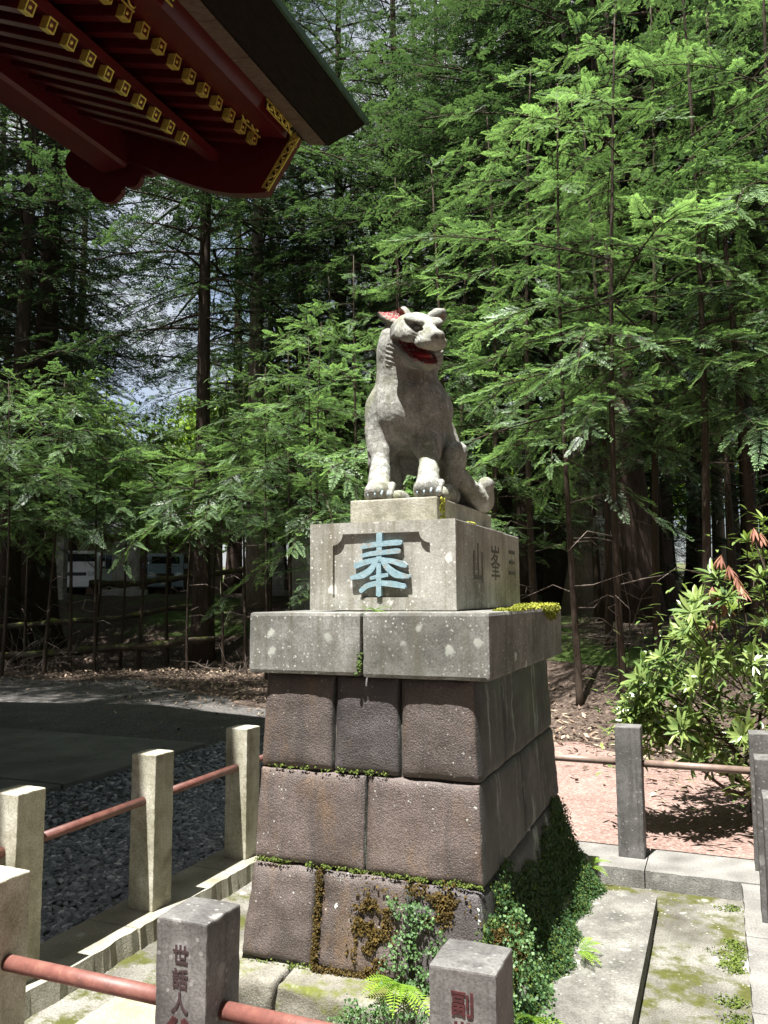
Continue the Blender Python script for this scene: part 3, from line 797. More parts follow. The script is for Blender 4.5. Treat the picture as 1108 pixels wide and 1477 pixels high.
# ------------------------------------------------------------------ wolf statue (signed distance sculpture -> surface nets)
wolf = empty('wolf_statue', (-1.378, 3.95, 1.937))
tag(wolf, 'seated grey stone guardian wolf with red mouth and red inner ear on its plinth', 'statue')
WO = np.array(wolf.location)
plz = 2.05
chamfer_block('plinth', -1.594, -1.16, 3.47, 4.43, 1.937, plz, STATM, .008, 9, parent=None, rough=.002).parent = wolf
for ch in wolf.children: ch.location = ch.location-wolf.location
hs = .0055
GO = np.array([-1.80, 3.36, 2.03]); GN = np.array([0.86, 1.22, 1.05])
nG = (GN/hs).astype(int)
AX = [GO[i]+hs*np.arange(nG[i]) for i in range(3)]
D = np.full(tuple(nG), 0.3, np.float32)
def window(lo, hi):
    s_ = []
    for i in range(3):
        a = max(0, int((lo[i]-GO[i])/hs)); b = min(nG[i], int((hi[i]-GO[i])/hs)+2); s_.append(slice(a, max(a+1, b)))
    g = np.meshgrid(AX[0][s_[0]], AX[1][s_[1]], AX[2][s_[2]], indexing='ij')
    return tuple(s_), np.stack(g, -1).astype(np.float32)
def smin(a, b, k):
    h = np.maximum(k-np.abs(a-b), 0)/k; return np.minimum(a, b)-h*h*k*.25
def smax(a, b, k): return -smin(-a, -b, k)
def w_cap(p, q, r1, r2):
    p, q = np.asarray(p, float), np.asarray(q, float); rm = max(r1, r2)+.12
    s_, G = window(np.minimum(p, q)-rm, np.maximum(p, q)+rm)
    d = q-p; t = np.clip(((G-p)@d)/(d@d), 0, 1)
    return s_, np.linalg.norm(G-p-t[..., None]*d, axis=-1)-(r1+(r2-r1)*t)
def w_ell(c, r, Rm=None):
    c = np.asarray(c, float); r = np.asarray(r, float); s_, G = window(c-r.max()-.12, c+r.max()+.12)
    L = G-c
    if Rm is not None: L = L@np.asarray(Rm)          # columns are the local axes
    k0 = np.linalg.norm(L/r, axis=-1); k1 = np.linalg.norm(L/(r*r), axis=-1)+1e-9
    return s_, k0*(k0-1)/k1
def add(w, k=.03): s_, d = w; D[s_] = smin(D[s_], d, k)
def sub(w, k=.012): s_, d = w; D[s_] = smax(D[s_], -d, k)
def W(px, py, y): return at_y(px, py, y)
PXM = .0034                                     # metres per photo pixel at the statue
# torso: chest, belly, back sloping down to the haunches
add(w_ell(W(590, 598, 3.90), (.190, .165, .17)), .05)
add(w_cap(W(590, 600, 3.93), W(585, 515, 3.90), .182, .150), .06)
add(w_cap(W(592, 590, 3.96), W(612, 640, 4.18), .165, .19), .08)
add(w_ell(W(584, 632, 3.95), (.085, .09, .085)), .06)
# shoulders and forelegs
add(w_cap(W(551, 590, 3.95), W(549, 650, 3.86), .085, .058), .09)
add(w_cap(W(624, 592, 3.96), W(618, 650, 3.86), .090, .058), .09)
add(w_cap(W(549, 628, 3.87), W(549, 690, 3.72), .056, .045), .07)
add(w_cap(W(618, 628, 3.87), W(619, 690, 3.72), .056, .045), .07)
def zset(p, z): p = np.array(p); p[2] = z; return p
for cxp in (546, 617):
    add(w_cap(W(cxp+2, 680, 3.72), zset(W(cxp, 697, 3.60), plz+.06), .05, .06), .03)
    add(w_ell(zset(W(cxp, 705, 3.555), plz+.045), (.064, .082, .058)), .02)
    for k in (-1.5, -.5, .5, 1.5):
        c = zset(W(cxp+k*9.6, 707, 3.515+.013*abs(k)), plz+.026)
        add(w_cap(c+np.array([0, .05, .05]), c, .019, .020), .007)
# hind quarters
add(w_ell(W(560, 668, 4.16), (.09, .2, .16)), .05)
add(w_ell(W(640, 672, 4.14), (.10, .20, .17)), .05)
add(w_cap(W(650, 668, 4.08), W(659, 652, 3.92), .085, .052), .03)
add(w_cap(W(659, 652, 3.92), W(650, 700, 3.96), .048, .042), .02)
add(w_ell(zset(W(647, 708, 3.82), plz+.045), (.05, .11, .055)), .02)
add(w_cap(W(566, 650, 3.92), W(573, 700, 3.93), .036, .032), .02)
add(w_ell(zset(W(577, 712, 3.80), plz+.035), (.045, .11, .045)), .02)
# tail curled round the haunch
tl = [W(640, 716, 4.44), W(672, 726, 4.34), W(694, 722, 4.26), W(701, 700, 4.22)]
add(w_cap(tl[0], tl[1], .06, .066), .03); add(w_cap(tl[1], tl[2], .066, .066), .03); add(w_cap(tl[2], tl[3], .064, .045), .03)
add(w_cap(W(690, 722, 4.20), W(660, 684, 4.02), .060, .044), .02)
# head frame
ha = rad(47); HF = np.array([math.sin(ha), -math.cos(ha), -.20]); HF /= np.linalg.norm(HF)
HS = np.array([math.cos(ha), math.sin(ha), 0.06]); HS -= HF*(HS@HF); HS /= np.linalg.norm(HS); HU = np.cross(HS, HF)
if HU[2] < 0: HU = -HU
HM = np.stack([HF, HS, HU], -1); HC = W(599, 488, 3.70); HK = 1.22
def Hh(a, b, c): return HC+(HF*a+HS*b+HU*c)*HK
def hell(a, b, c, r, k, fn=add, yaw_=0, pit_=0, rol_=0):
    Rl = np.array(Euler((rol_, pit_, yaw_)).to_matrix()); fn(w_ell(Hh(a, b, c), np.array(r)*HK, HM@Rl), k)
def hcap(p, q, r1, r2, k, fn=add): fn(w_cap(Hh(*p), Hh(*q), r1*HK, r2*HK), k)
hell(-.005, 0, .020, (.120, .100, .084), .03)                      # skull
add(w_ell(W(575, 512, 3.85), (.085, .10, .085)), .06)              # ruff behind the cheek
add(w_ell(W(569, 488, 3.83), (.062, .08, .080)), .06)
add(w_ell(W(622, 512, 3.93), (.06, .09, .08)), .04)
for s_ in (-1, 1):
    hell(.03, s_*.064, .002, (.080, .038, .044), .02)              # cheek
hcap((.04, 0, .014), (.160, 0, -.020), .060, .044, .03)            # muzzle
for s_ in (-1, 1):
    hell(.135, s_*.030, -.032, (.062, .031, .028), .012)           # flews
    hell(.080, s_*.046, .060, (.050, .034, .018), .010, yaw_=-s_*.35, pit_=.30)   # brow
hcap((.03, 0, .040), (.13, 0, .012), .034, .028, .012)             # bridge of the nose
hell(.196, 0, -.010, (.024, .031, .024), .008)                     # nose
for s_ in (-1, 1):
    hcap((-.035, s_*.072, -.030), (.095, s_*.036, -.098), .026, .021, .012)   # rim of the lower jaw
hcap((-.02, 0, -.070), (.108, 0, -.106), .050, .034, .02)          # lower jaw
hell(.118, 0, -.108, (.036, .040, .024), .010)
# mouth: wedge that opens to the front
Rm = HM@np.array(Euler((0, rad(25), 0)).to_matrix())
MOUTH = [w_ell(Hh(.085, 0, -.056), np.array((.128, .20, .026))*HK, Rm)]
for w in MOUTH: sub(w, .005)
for s_ in (-1, 1):
    hell(.114, s_*.054, .030, (.036, .022, .012), .006, sub, yaw_=-s_*.5, pit_=.40)      # eye socket
    hell(.106, s_*.047, .028, (.016, .014, .009), .003)
    hell(.214, s_*.015, -.014, (.008, .008, .006), .003, sub)      # nostril
# ears: thick shells, hollow towards the front
EARS = []
def ear(base, tip, face, wid, dep):
    b, t = np.asarray(base), np.asarray(tip); ax = t-b; L = np.linalg.norm(ax); ax /= L
    fc = np.asarray(face, float); fc -= ax*(fc@ax); fc /= np.linalg.norm(fc); sd = np.cross(ax, fc)
    Rr = np.stack([ax, sd, fc], -1); c = (b+t)/2
    add(w_ell(c, (L*.56, wid, dep), Rr), .02)
    add(w_cap(c-fc*dep*.2, t-fc*dep*.2, wid*.55, .009), .012)
    w = w_ell(c+fc*dep*.85+ax*L*.03, (L*.42, wid*.64, dep*1.0), Rr); sub(w, .008); EARS.append(w)
cdir = -np.array([_fw[0], _fw[1], 0])
ear(W(592, 466, 3.74), W(547, 442, 3.80), cdir*.95+np.array([0, 0, -.10]), .062, .042)
ear(W(616, 470, 3.82), W(641, 449, 3.82), cdir*.2+np.array([.75, .1, .15]), .052, .038)
# flatten on the plinth
s_, G = window(GO, GO+GN)
D = np.maximum(D, (plz-.004)-G[..., 2]); del G

def surface_nets(D):
    nx, ny, nz = D.shape; S = D < 0
    cs = np.zeros((nx-1, ny-1, nz-1), np.int8)
    for i in (0, 1):
        for j in (0, 1):
            for k in (0, 1): cs += S[i:nx-1+i, j:ny-1+j, k:nz-1+k]
    act = (cs > 0) & (cs < 8); idx = np.full(act.shape, -1, np.int64); I = np.argwhere(act); idx[act] = np.arange(len(I))
    P = np.zeros((len(I), 3)); C = np.zeros(len(I))
    cor = [(i, j, k) for i in (0, 1) for j in (0, 1) for k in (0, 1)]
    for a in range(8):
        for b in range(a+1, 8):
            A, B = np.array(cor[a]), np.array(cor[b])
            if np.abs(A-B).sum() != 1: continue
            da = D[tuple((I+A).T)]; db = D[tuple((I+B).T)]; m = (da < 0) != (db < 0)
            t = np.where(m, da/np.where(da == db, 1, da-db), 0)[:, None]
            P += np.where(m[:, None], A+(B-A)*t, 0); C += m
    P = I+P/C[:, None]
    Q = []
    for ax in range(3):
        a1, a2 = (ax+1) % 3, (ax+2) % 3
        sl0 = [slice(None)]*3; sl1 = [slice(None)]*3; sl0[ax] = slice(0, -1); sl1[ax] = slice(1, None)
        ch = S[tuple(sl0)] != S[tuple(sl1)]
        E_ = np.argwhere(ch); ok = (E_[:, a1] > 0) & (E_[:, a2] > 0) & (E_[:, a1] < D.shape[a1]-1) & (E_[:, a2] < D.shape[a2]-1)
        E_ = E_[ok]; o1 = np.zeros(3, int); o1[a1] = 1; o2 = np.zeros(3, int); o2[a2] = 1
        q = np.stack([idx[tuple((E_-o1-o2).T)], idx[tuple((E_-o2).T)], idx[tuple(E_.T)], idx[tuple((E_-o1).T)]], -1)
        fl = S[tuple(E_.T)]
        q[~fl] = q[~fl][:, ::-1]; Q.append(q)
    return P, np.concatenate(Q)
WV, WQ = surface_nets(D)
WV = GO+WV*hs
# red paint mask (mouth hollow and inner ears), and a mask that darkens nose and eyes
def inside(w, P, grow):
    sl, d = w; lo = np.array([s.start for s in sl]); ix = np.round((P-GO)/hs).astype(int)-lo
    ok = np.all((ix >= 0) & (ix < np.array(d.shape)), axis=1); r = np.full(len(P), 9.0)
    r[ok] = d[tuple(ix[ok].T)]; return r < grow
paint = np.zeros(len(WV))
HL = (WV-HC)@HM/HK
mm = inside(MOUTH[0], WV, .005) & (np.abs(HL[:, 1]) < .062) & (HL[:, 0] < .165)
paint[mm] = 1.0
for w in EARS[:1]: paint[inside(w, WV, .002)] = 1.0
paint[inside(EARS[1], WV, -.002)] = 1.0
nose = np.clip(1-np.abs((HL-np.array([.205, 0, -.012]))/np.array([.036, .04, .034])).max(1)*1.0, 0, 1)
for s_ in (-1, 1): nose = np.maximum(nose, (np.linalg.norm(HL-np.array([.112, s_*.050, .029]), axis=1) < .022)*.8)
# light relief: weathering noise
nor = np.zeros_like(WV)
vn = np.cross(WV[WQ[:, 1]]-WV[WQ[:, 0]], WV[WQ[:, 2]]-WV[WQ[:, 0]])
for k in range(4): np.add.at(nor, WQ[:, k], vn)
nor /= np.linalg.norm(nor, axis=1, keepdims=True)+1e-12
disp = np.array([mnoise.noise(Vector(p)*22)*.003+mnoise.noise(Vector(p)*60)*.0016 for p in WV])
# carved whisker and cheek grooves
gro = np.where((np.abs(HL[:, 1]) > .05) & (HL[:, 0] < .0) & (HL[:, 0] > -.12) & (HL[:, 2] < -.02) & (HL[:, 2] > -.11), .0028*np.sin(HL[:, 2]*330+HL[:, 0]*120), 0)
gro += np.where((np.abs(HL[:, 1]) > .03) & (HL[:, 0] > .10) & (HL[:, 0] < .17) & (HL[:, 2] < .01) & (HL[:, 2] > -.03), .0016*np.sin(HL[:, 2]*500+HL[:, 0]*260), 0)
WV = WV+nor*(disp+gro)[:, None]
n = NT('statue_stone')
a = n.noise(7, 6, .68); g = n.noise(120, 3, .7)
c = n.ramp(a, [(.3, (.108, .110, .094)), (.5, (.225, .224, .198)), (.72, (.36, .356, .325))])
c = n.mix(.5, c, n.mix(1, c, n.ramp(g, [(.35, (.5,)*3), (.65, (1.4,)*3)]), 'MULTIPLY'))
up = n.sep(n.nor)[2]
ml = n.ramp(n.math('ADD', n.noise(38, 5, .75), n.math('MULTIPLY', up, .14)), [(.58, 0), (.68, 1)])
c = n.mix(n.math('MULTIPLY', ml, .75), c, (.46, .455, .42))
al = n.ramp(n.noise(5, 5, .65, vec=n.map(n.pos, (1, 1, .7), (3, 1, 8))), [(.50, 0), (.66, 1)])
c = n.mix(n.math('MULTIPLY', al, .45), c, (.17, .18, .06))
st = n.ramp(n.noise(1, 6, .72, vec=n.map(n.pos, (18, 18, 2.0))), [(.48, 0), (.66, 1)])
c = n.mix(n.math('MULTIPLY', st, .6), c, (.09, .085, .06))
c = n.mix(n.math('MULTIPLY', n.attr('dark'), .75), c, (.06, .055, .05))
wear = n.ramp(n.noise(45, 5, .75), [(.38, .15), (.52, 1)])
c = n.mix(n.math('MULTIPLY', n.attr('paint'), wear), c, (.20, .014, .018))
n.set(c, .85, n.bump(n.math('ADD', n.noise(170, 4, .7), n.noise(55, 4, .7)), .7, .006), spec=.25)
body = obj('body', np_mesh('wolf_body', WV-WO, WQ, n.m, True, attr={'paint': paint, 'dark': nose}), wolf)
# tongue and pale blue claws
V, F, T = tube_arrays([Hh(-.01, 0, -.052)-WO, Hh(.05, 0, -.072)-WO, Hh(.10, 0, -.090)-WO, Hh(.122, 0, -.096)-WO], [.045, .043, .036, .012], 12)
c0 = Hh(.06, 0, -.076)-WO; V = c0+(V-c0)-np.outer((V-c0)@HU, HU)*.55
obj('tongue', np_mesh('tongue', V, [F, T], simple('red_tongue_paint', (.24, .02, .02), .55), True), wolf)
CLAW = simple('pale_blue_claw', (.25, .32, .34), .7, var=.4, scale=60)
for cxp in (546, 617):
    for k in (-1.5, -.5, .5, 1.5):
        c = zset(W(cxp+k*9.6, 707, 3.476+.010*abs(k)), plz+.026)-WO
        obj('claw', tube_mesh('claw', [c+np.array([0, .008, .014]), c+np.array([0, -.004, .0]), c+np.array([0, -.007, -.013])], [.005, .0055, .002], CLAW, 8), wolf)
del D

# ------------------------------------------------------------------ vermilion gate (roof corner above the fence)
gate = empty('shrine_gate', (-9.0, 2.0, -.06))
tag(gate, 'red lacquered shrine gate with gold-capped rafters and green copper roof edge', 'gate')
GOff = Vector(gate.location)
def gpart(name, me, parent=None):
    o = obj(name, me, parent or gate)
    if parent is None: o.location = -GOff
    return o
YE = 7.2                                             # plane of the bargeboard
Y0 = -7.0
RX, EAVX = -9.2, -3.26                               # ridge, eave edge
def prism_y(name, prof, y0, y1, mat): return gpart(name, poly_extrude(name, [prof], y0, y1, mat))
C6 = 1.6
def m2(prof): return [(x, z+C6) for x, z in prof]
def mir(prof): return [(2*RX-x, z) for x, z in prof][::-1]
# roof shell (both slopes), bark layers, copper sheet with lip, eave planks, fascia
top = [(-3.28, 5.10), (-4.6, 5.66), (-6.2, 6.52), (-7.8, 7.60), (RX, 8.75)]
bot = [(-3.72, 4.90), (-4.7, 5.30), (-6.2, 6.05), (-7.8, 7.10), (RX, 8.25)]
for f in (lambda p: p, mir):
    prism_y('bark_layer', f(m2([(-3.29, 5.04)]+[(x, z-.012) for x, z in top]+bot[::-1])), Y0, 7.55, BARKROOF)
    prism_y('roof_sheet', f(m2([(-3.255, 5.045), (-3.255, 5.115)]+[(x-.0, z+.05) for x, z in top[1:]]+[(x, z) for x, z in top[::-1][:-1]]+[(-3.285, 5.09), (-3.285, 5.045)])), Y0-.03, 7.585, COPPER)
    prism_y('fascia_beam', f(m2([(-3.98, 4.78), (-3.93, 4.93), (-4.25, 5.06), (-4.36, 4.89)])), Y0, 7.06, LACQ)
for i in range(14):
    y1 = 7.50-i*.52
    prism_y('eave_plank', m2([(-3.735, 4.892), (-3.74, 4.91), (-3.935, 4.95), (-3.935, 4.93)]), y1-.512, y1, PLANK)
# soffit boards over the rafters
prism_y('soffit_board', m2([(-4.2, 4.935), (-4.2, 4.965), (-5.0, 5.20), (-5.0, 5.17)]), Y0, 7.05, LACQ)
prism_y('soffit_board', m2([(-4.9, 4.80), (-4.9, 4.84), (-9.0, 6.75), (-9.0, 6.71)]), Y0, 7.05, LACQ)
prism_y('rafter_plate', m2([(-4.82, 4.70), (-4.80, 4.80), (-4.96, 4.86), (-4.98, 4.76)]), Y0, 7.05, LACQ)
# rafters in two tiers with gilded end caps
RW, RH = .080, .098
def slope_bar(name, x0, z0, x1, z1, w, h, mat):
    d = Vector((x1-x0, 0, z1-z0)); L = d.length; d.normalize(); nrm = Vector((d.z, 0, -d.x)); nrm = nrm if nrm.z > 0 else -nrm
    V = [];
    for t in (0, L):
        for yy in (-w/2, w/2):
            for zz in (0, h): V.append(tuple(d*t+nrm*zz+Vector((0, yy, 0))))
    F = [[0, 1, 3, 2], [4, 6, 7, 5], [0, 4, 5, 1], [2, 3, 7, 6], [0, 2, 6, 4], [1, 5, 7, 3]]
    bm = bmesh.new(); vv = [bm.verts.new(v) for v in V]
    for f in F: bm.faces.new([vv[i] for i in f])
    bmesh.ops.recalc_face_normals(bm, faces=bm.faces[:]); bmesh.ops.bevel(bm, geom=bm.edges[:], offset=.004, segments=1, affect='EDGES')
    return bm_mesh(name, bm, mat), d, nrm
def cap_mesh(d, nrm, w, h):
    """gilt sleeve, square ring and round boss at the rafter's outer end"""
    e = Vector((0, 1, 0)); V = []; F = []
    def quadbox(y0, y1, z0, z1, t0, t1):
        b = len(V)
        for t in (t0, t1):
            for (yy, zz) in ((y0, z0), (y1, z0), (y1, z1), (y0, z1)): V.append(tuple(d*t+e*yy+nrm*zz))
        F.extend([[b, b+3, b+2, b+1], [b+4, b+5, b+6, b+7]]+[[b+i, b+(i+1) % 4, b+4+(i+1) % 4, b+4+i] for i in range(4)])
    k = .007; m = .004
    quadbox(-w/2-m, w/2+m, -m, k, -.012, .004); quadbox(-w/2-m, w/2+m, h-k, h+m, -.012, .004)
    quadbox(-w/2-m, -w/2+k, k, h-k, -.012, .004); quadbox(w/2-k, w/2+m, k, h-k, -.012, .004)
    quadbox(-w/2-m, w/2+m, -m-.001, 0, .0045, .07); quadbox(-w/2-m, -w/2, 0, h, .0045, .07); quadbox(w/2, w/2+m, 0, h, .0045, .07)
    n_ = 16; b = len(V)
    for rr, t in ((.0155, .002), (.0155, -.007), (.010, -.011), (.004, -.0115)):
        for i in range(n_):
            a_ = 2*math.pi*i/n_; V.append(tuple(d*t+e*rr*math.cos(a_)+nrm*(h/2+rr*math.sin(a_))))
    for l in range(3): F.extend([[b+l*n_+i, b+l*n_+(i+1) % n_, b+(l+1)*n_+(i+1) % n_, b+(l+1)*n_+i] for i in range(n_)])
    F.append([b+3*n_+i for i in range(n_)])
    bm = bmesh.new(); vv = [bm.verts.new(v) for v in V]
    for f in F: bm.faces.new([vv[i] for i in f])
    bmesh.ops.recalc_face_normals(bm, faces=bm.faces[:])
    return bm_mesh('rafter_cap', bm, GOLD)
hi_m, hd, hn = slope_bar('rafter', -4.32, 4.76+C6, -5.1, 4.99+C6, RW, RH, LACQ)
lo_m, ld, ln = slope_bar('rafter', -4.83, 4.585+C6, -8.9, 6.44+C6, RW, RH, LACQ)
hi_c, lo_c = cap_mesh(hd, hn, RW, RH), cap_mesh(ld, ln, RW, RH)
endb = [box_mesh('end_grain', -.001, .001, -RW/2+.004, RW/2-.004, .004, RH-.004, BLACKL)]
SPC = .222
for me_, cm, x, z, yl, nn in ((hi_m, hi_c, -4.32, 4.76+C6, 6.97, 34), (lo_m, lo_c, -4.83, 4.585+C6, 6.44, 32)):
    for i in range(nn):
        o = obj('rafter', me_, gate, Vector((x, yl-i*SPC, z))-GOff)
        c_ = obj('rafter_cap', cm, o)
        b_ = obj('rafter_end', endb[0], o, (-.0005, 0, 0))
        b_.location = (.0035*0+ .002, 0, 0)
# purlin and bargeboard, pendants and gilt fittings
prism_y('purlin', m2([(-6.22, 5.02), (-6.18, 5.05), (-6.18, 5.40), (-6.58, 5.46), (-6.58, 5.05), (-6.54, 5.02)]), Y0, YE+.02, LACQ)
lowe = [(-4.31, 4.32), (-4.5, 4.345), (-4.75, 4.40), (-5.0, 4.485), (-5.3, 4.62), (-5.6, 4.775), (-5.86, 4.92), (-6.3, 5.165), (-6.8, 5.45), (-7.9, 6.25), (RX, 7.40)]
uppe = [(-3.92, 4.88), (-4.7, 5.22), (-5.6, 5.62), (-6.6, 6.18), (-7.8, 6.98), (RX, 8.15)]
prism_y('bargeboard', m2(lowe+uppe[::-1]), YE, YE+.12, LACQ)
barge = gate.children[-1]
prism_y('bargeboard', mir(m2(lowe+uppe[::-1])), YE, YE+.12, LACQ)
def gegyo(pxs, hole):
    P = [at_y(px, py, YE+.16) for px, py in pxs]; loops = [[(p[0], p[2]) for p in P]]
    c = at_y(*hole, YE+.16); loops.append([(c[0]+.022*math.cos(a), c[2]+.022*math.sin(a)) for a in np.linspace(0, -2*math.pi, 10, endpoint=False)])
    return loops
def scallop(pts, bulge=.35, k=5):
    out = []
    for i in range(len(pts)-1):
        a, b = np.array(pts[i], float), np.array(pts[i+1], float); d = b-a; nr = np.array([-d[1], d[0]])
        for t in np.linspace(0, 1, k, endpoint=False): out.append(tuple(a+d*t+nr*bulge*4*t*(1-t)*.5))
    return out+[pts[-1]]
gp = scallop([(92, 196), (108, 216), (97, 240), (112, 264), (132, 272), (152, 293), (172, 286), (178, 266), (196, 271), (206, 252), (226, 250)], .30)
gp += [(214, 226), (190, 196), (150, 170), (110, 160)]
gl = gegyo(gp, (126, 242))
gpart('gable_pendant', poly_extrude('gable_pendant', gl, YE+.13, YE+.20, LACQ))
# gilt fret strips: frame with scrolls over dark ground
def fret(name, A, B, wdt, y, n_scroll, parent):
    """A, B: (x,z) ends of the strip's centre line in the bargeboard plane (rear face seen from below)"""
    A, B = np.array(A), np.array(B); d = B-A; L = np.linalg.norm(d); d /= L; nr = np.array([-d[1], d[0]])
    ground_ = [tuple(A+nr*wdt/2), tuple(B+nr*wdt/2), tuple(B-nr*wdt/2), tuple(A-nr*wdt/2)]
    base = gpart(name, poly_extrude(name, [ground_], y, y+.006, BLACKL))
    for s_ in (-1, 1):
        q = [tuple(A+nr*s_*(wdt/2+.008)), tuple(B+nr*s_*(wdt/2+.008)), tuple(B+nr*s_*(wdt/2-.014)), tuple(A+nr*s_*(wdt/2-.014))]
        obj('gilt_edge', poly_extrude('gilt_edge', [q], y-.010, y+.007, GOLD), base)
    pts_all = []
    for i in range(n_scroll):
        c = A+d*L*(i+.5)/n_scroll; s_ = 1 if i % 2 else -1; r0 = min(wdt*.42, L/n_scroll*.55)
        pts = []
        for t in np.linspace(0, 1, 14):
            an = t*4.6; r_ = r0*(1-.62*t)
            p = c+d*r_*math.cos(an)*.95+nr*s_*r_*math.sin(an)
            pts.append((p[0], y-.006, p[1]))
        obj('gilt_scroll', tube_mesh('gilt_scroll', pts, [.010]*14, GOLD, 6), base)
    return base
fret('gilt_fitting', (-4.30, 4.345+C6), (-3.925, 4.86+C6), .085, YE-.012, 9, barge)
e0 = np.array((-3.955, 4.845+C6))
fb = fret('gilt_fitting', (-3.965, 4.74+C6), (-3.965, 4.90+C6), .06, YE-.010, 3, barge)
# fitting along the fascia beam's end and over the last rafter, and one mid-eave
def fret_y(x, z, y0, y1, wdt, n_scroll, slope=.28):
    base = gpart('gilt_fitting', box_mesh('gilt_fitting', x-.004, x, y0, y1, z, z+wdt, BLACKL))
    for zz in (z-.006, z+wdt-.010): obj('gilt_edge', box_mesh('gilt_edge', x+.0005, x+.010, y0, y1, zz, zz+.016, GOLD), base)
    for i in range(n_scroll):
        c = np.array([y0+(y1-y0)*(i+.5)/n_scroll, z+wdt/2]); s_ = 1 if i % 2 else -1; r0 = min(wdt*.42, (y1-y0)/n_scroll*.6)
        pts = [(x+.006, c[0]+r0*(1-.62*t)*math.cos(t*4.6), c[1]+s_*r0*(1-.62*t)*math.sin(t*4.6)) for t in np.linspace(0, 1, 14)]
        obj('gilt_scroll', tube_mesh('gilt_scroll', pts, [.010]*14, GOLD, 6), base)
fret_y(-3.915, 4.80+C6, 6.55, 7.06, .10, 7)
fret_y(-4.245, 4.80+C6, 6.62, 6.98, .13, 4)
fret_y(-4.245, 4.80+C6, 4.55, 4.98, .13, 5)
fret_y(-3.915, 4.80+C6, 4.75, 5.05, .10, 4)
# posts and wall of the gate under the purlin (outside the picture, they carry the roof)
for yy in (-4.5, -1.5, 1.2, 3.6):
    for xx in (-7.0, -11.4):
        V, F, T = tube_arrays([(xx, yy, .02), (xx, yy, 2.5), (xx, yy, 6.9)], [.26, .26, .25], 24)
        gpart('column', np_mesh('column', V, [F, T], LACQ, True))
for xx in (-7.0, -11.4): gpart('wall_panel', box_mesh('wall_panel', xx-.05, xx+.05, -4.5, 2.9, 1.0, 6.2, LACQ))

# ------------------------------------------------------------------ foliage building blocks
def spray_arrays(g, L, Wd, droop, lw=.0062, dens=1.0, step=.024, ll=1.0):
    """flat feathery spray along +x: rachis, side twigs, needle-scale leaflets. returns V(n,4,3) quads and tint(n)"""
    quads = []; tint = []
    nt = max(6, int(L/.052*dens))
    kz = g.uniform(-.5, .5)
    def axis(t): return np.array([L*t, .05*L*math.sin(t*3+kz*5), -droop*L*t*t+.02*L*math.sin(t*9+kz)])
    def leaf(p, d, l, w, t, up):
        d = d/np.linalg.norm(d); sd = np.cross(up, d); sd /= np.linalg.norm(sd)+1e-9
        m = p+d*l*.45
        quads.append((p, m-sd*w+up*.004, p+d*l, m+sd*w+up*.004)); tint.append(t)
    for i in range(nt):
        t = .08+.92*(i+.5)/nt
        for sgn in (-1, 1):
            if g.random() < .13: continue
            p = axis(t); shape = (min(1.0, t*4.5)**.6)*(1-.82*t**1.4)
            ln = Wd*shape*g.uniform(.75, 1.15)
            if ln < .03: ln = .03
            an = rad(62-26*t+g.uniform(-7, 7)); curve = g.uniform(.1, .35)
            roll = g.uniform(-.22, .22)
            up = np.array([0, -math.sin(roll)*sgn, math.cos(roll)])
            ns = max(2, int(ln/step))
            q = p.copy(); dirv = np.array([math.cos(an), sgn*math.sin(an), sgn*math.sin(roll)*sgn*.6+.06])
            for j in range(ns):
                s_ = (j+.5)/ns
                dirv = dirv+np.array([curve*.10, 0, -.035*droop*4]); dirv /= np.linalg.norm(dirv)
                q2 = q+dirv*ln/ns
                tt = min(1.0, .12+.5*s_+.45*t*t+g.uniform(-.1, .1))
                sl = (.040*(1-.5*s_)+.012)*g.uniform(.75, 1.25)*ll
                for s2 in (-1, 1):
                    b = math.cos(rad(46)); sn = math.sin(rad(46))*s2
                    d2 = np.array([dirv[0]*b-dirv[1]*sn, dirv[0]*sn+dirv[1]*b, dirv[2]+g.uniform(-.18, .12)])
                    leaf(q2, d2, sl, lw*g.uniform(.8, 1.2), tt, up)
                q = q2
            leaf(q, dirv, .05, lw, min(1, .65+.4*t), up)
    leaf(axis(.97), np.array([1, 0, 0.]), .09, lw, 1.0, np.array([0, 0, 1.]))
    return np.array(quads), np.array(tint), np.array([axis(t) for t in np.linspace(0, 1, 6)])

SPR = []
for k_ in range(5):
    g = np.random.default_rng(100+k_)
    SPR.append(spray_arrays(g, g.uniform(.75, 1.15), g.uniform(.20, .32), g.uniform(.10, .40)))
SPRC = []
for k_ in range(4):
    g = np.random.default_rng(200+k_)
    SPRC.append(spray_arrays(g, g.uniform(.9, 1.15), g.uniform(.22, .30), g.uniform(.35, .6), lw=.017, dens=.55, step=.05, ll=1.7))

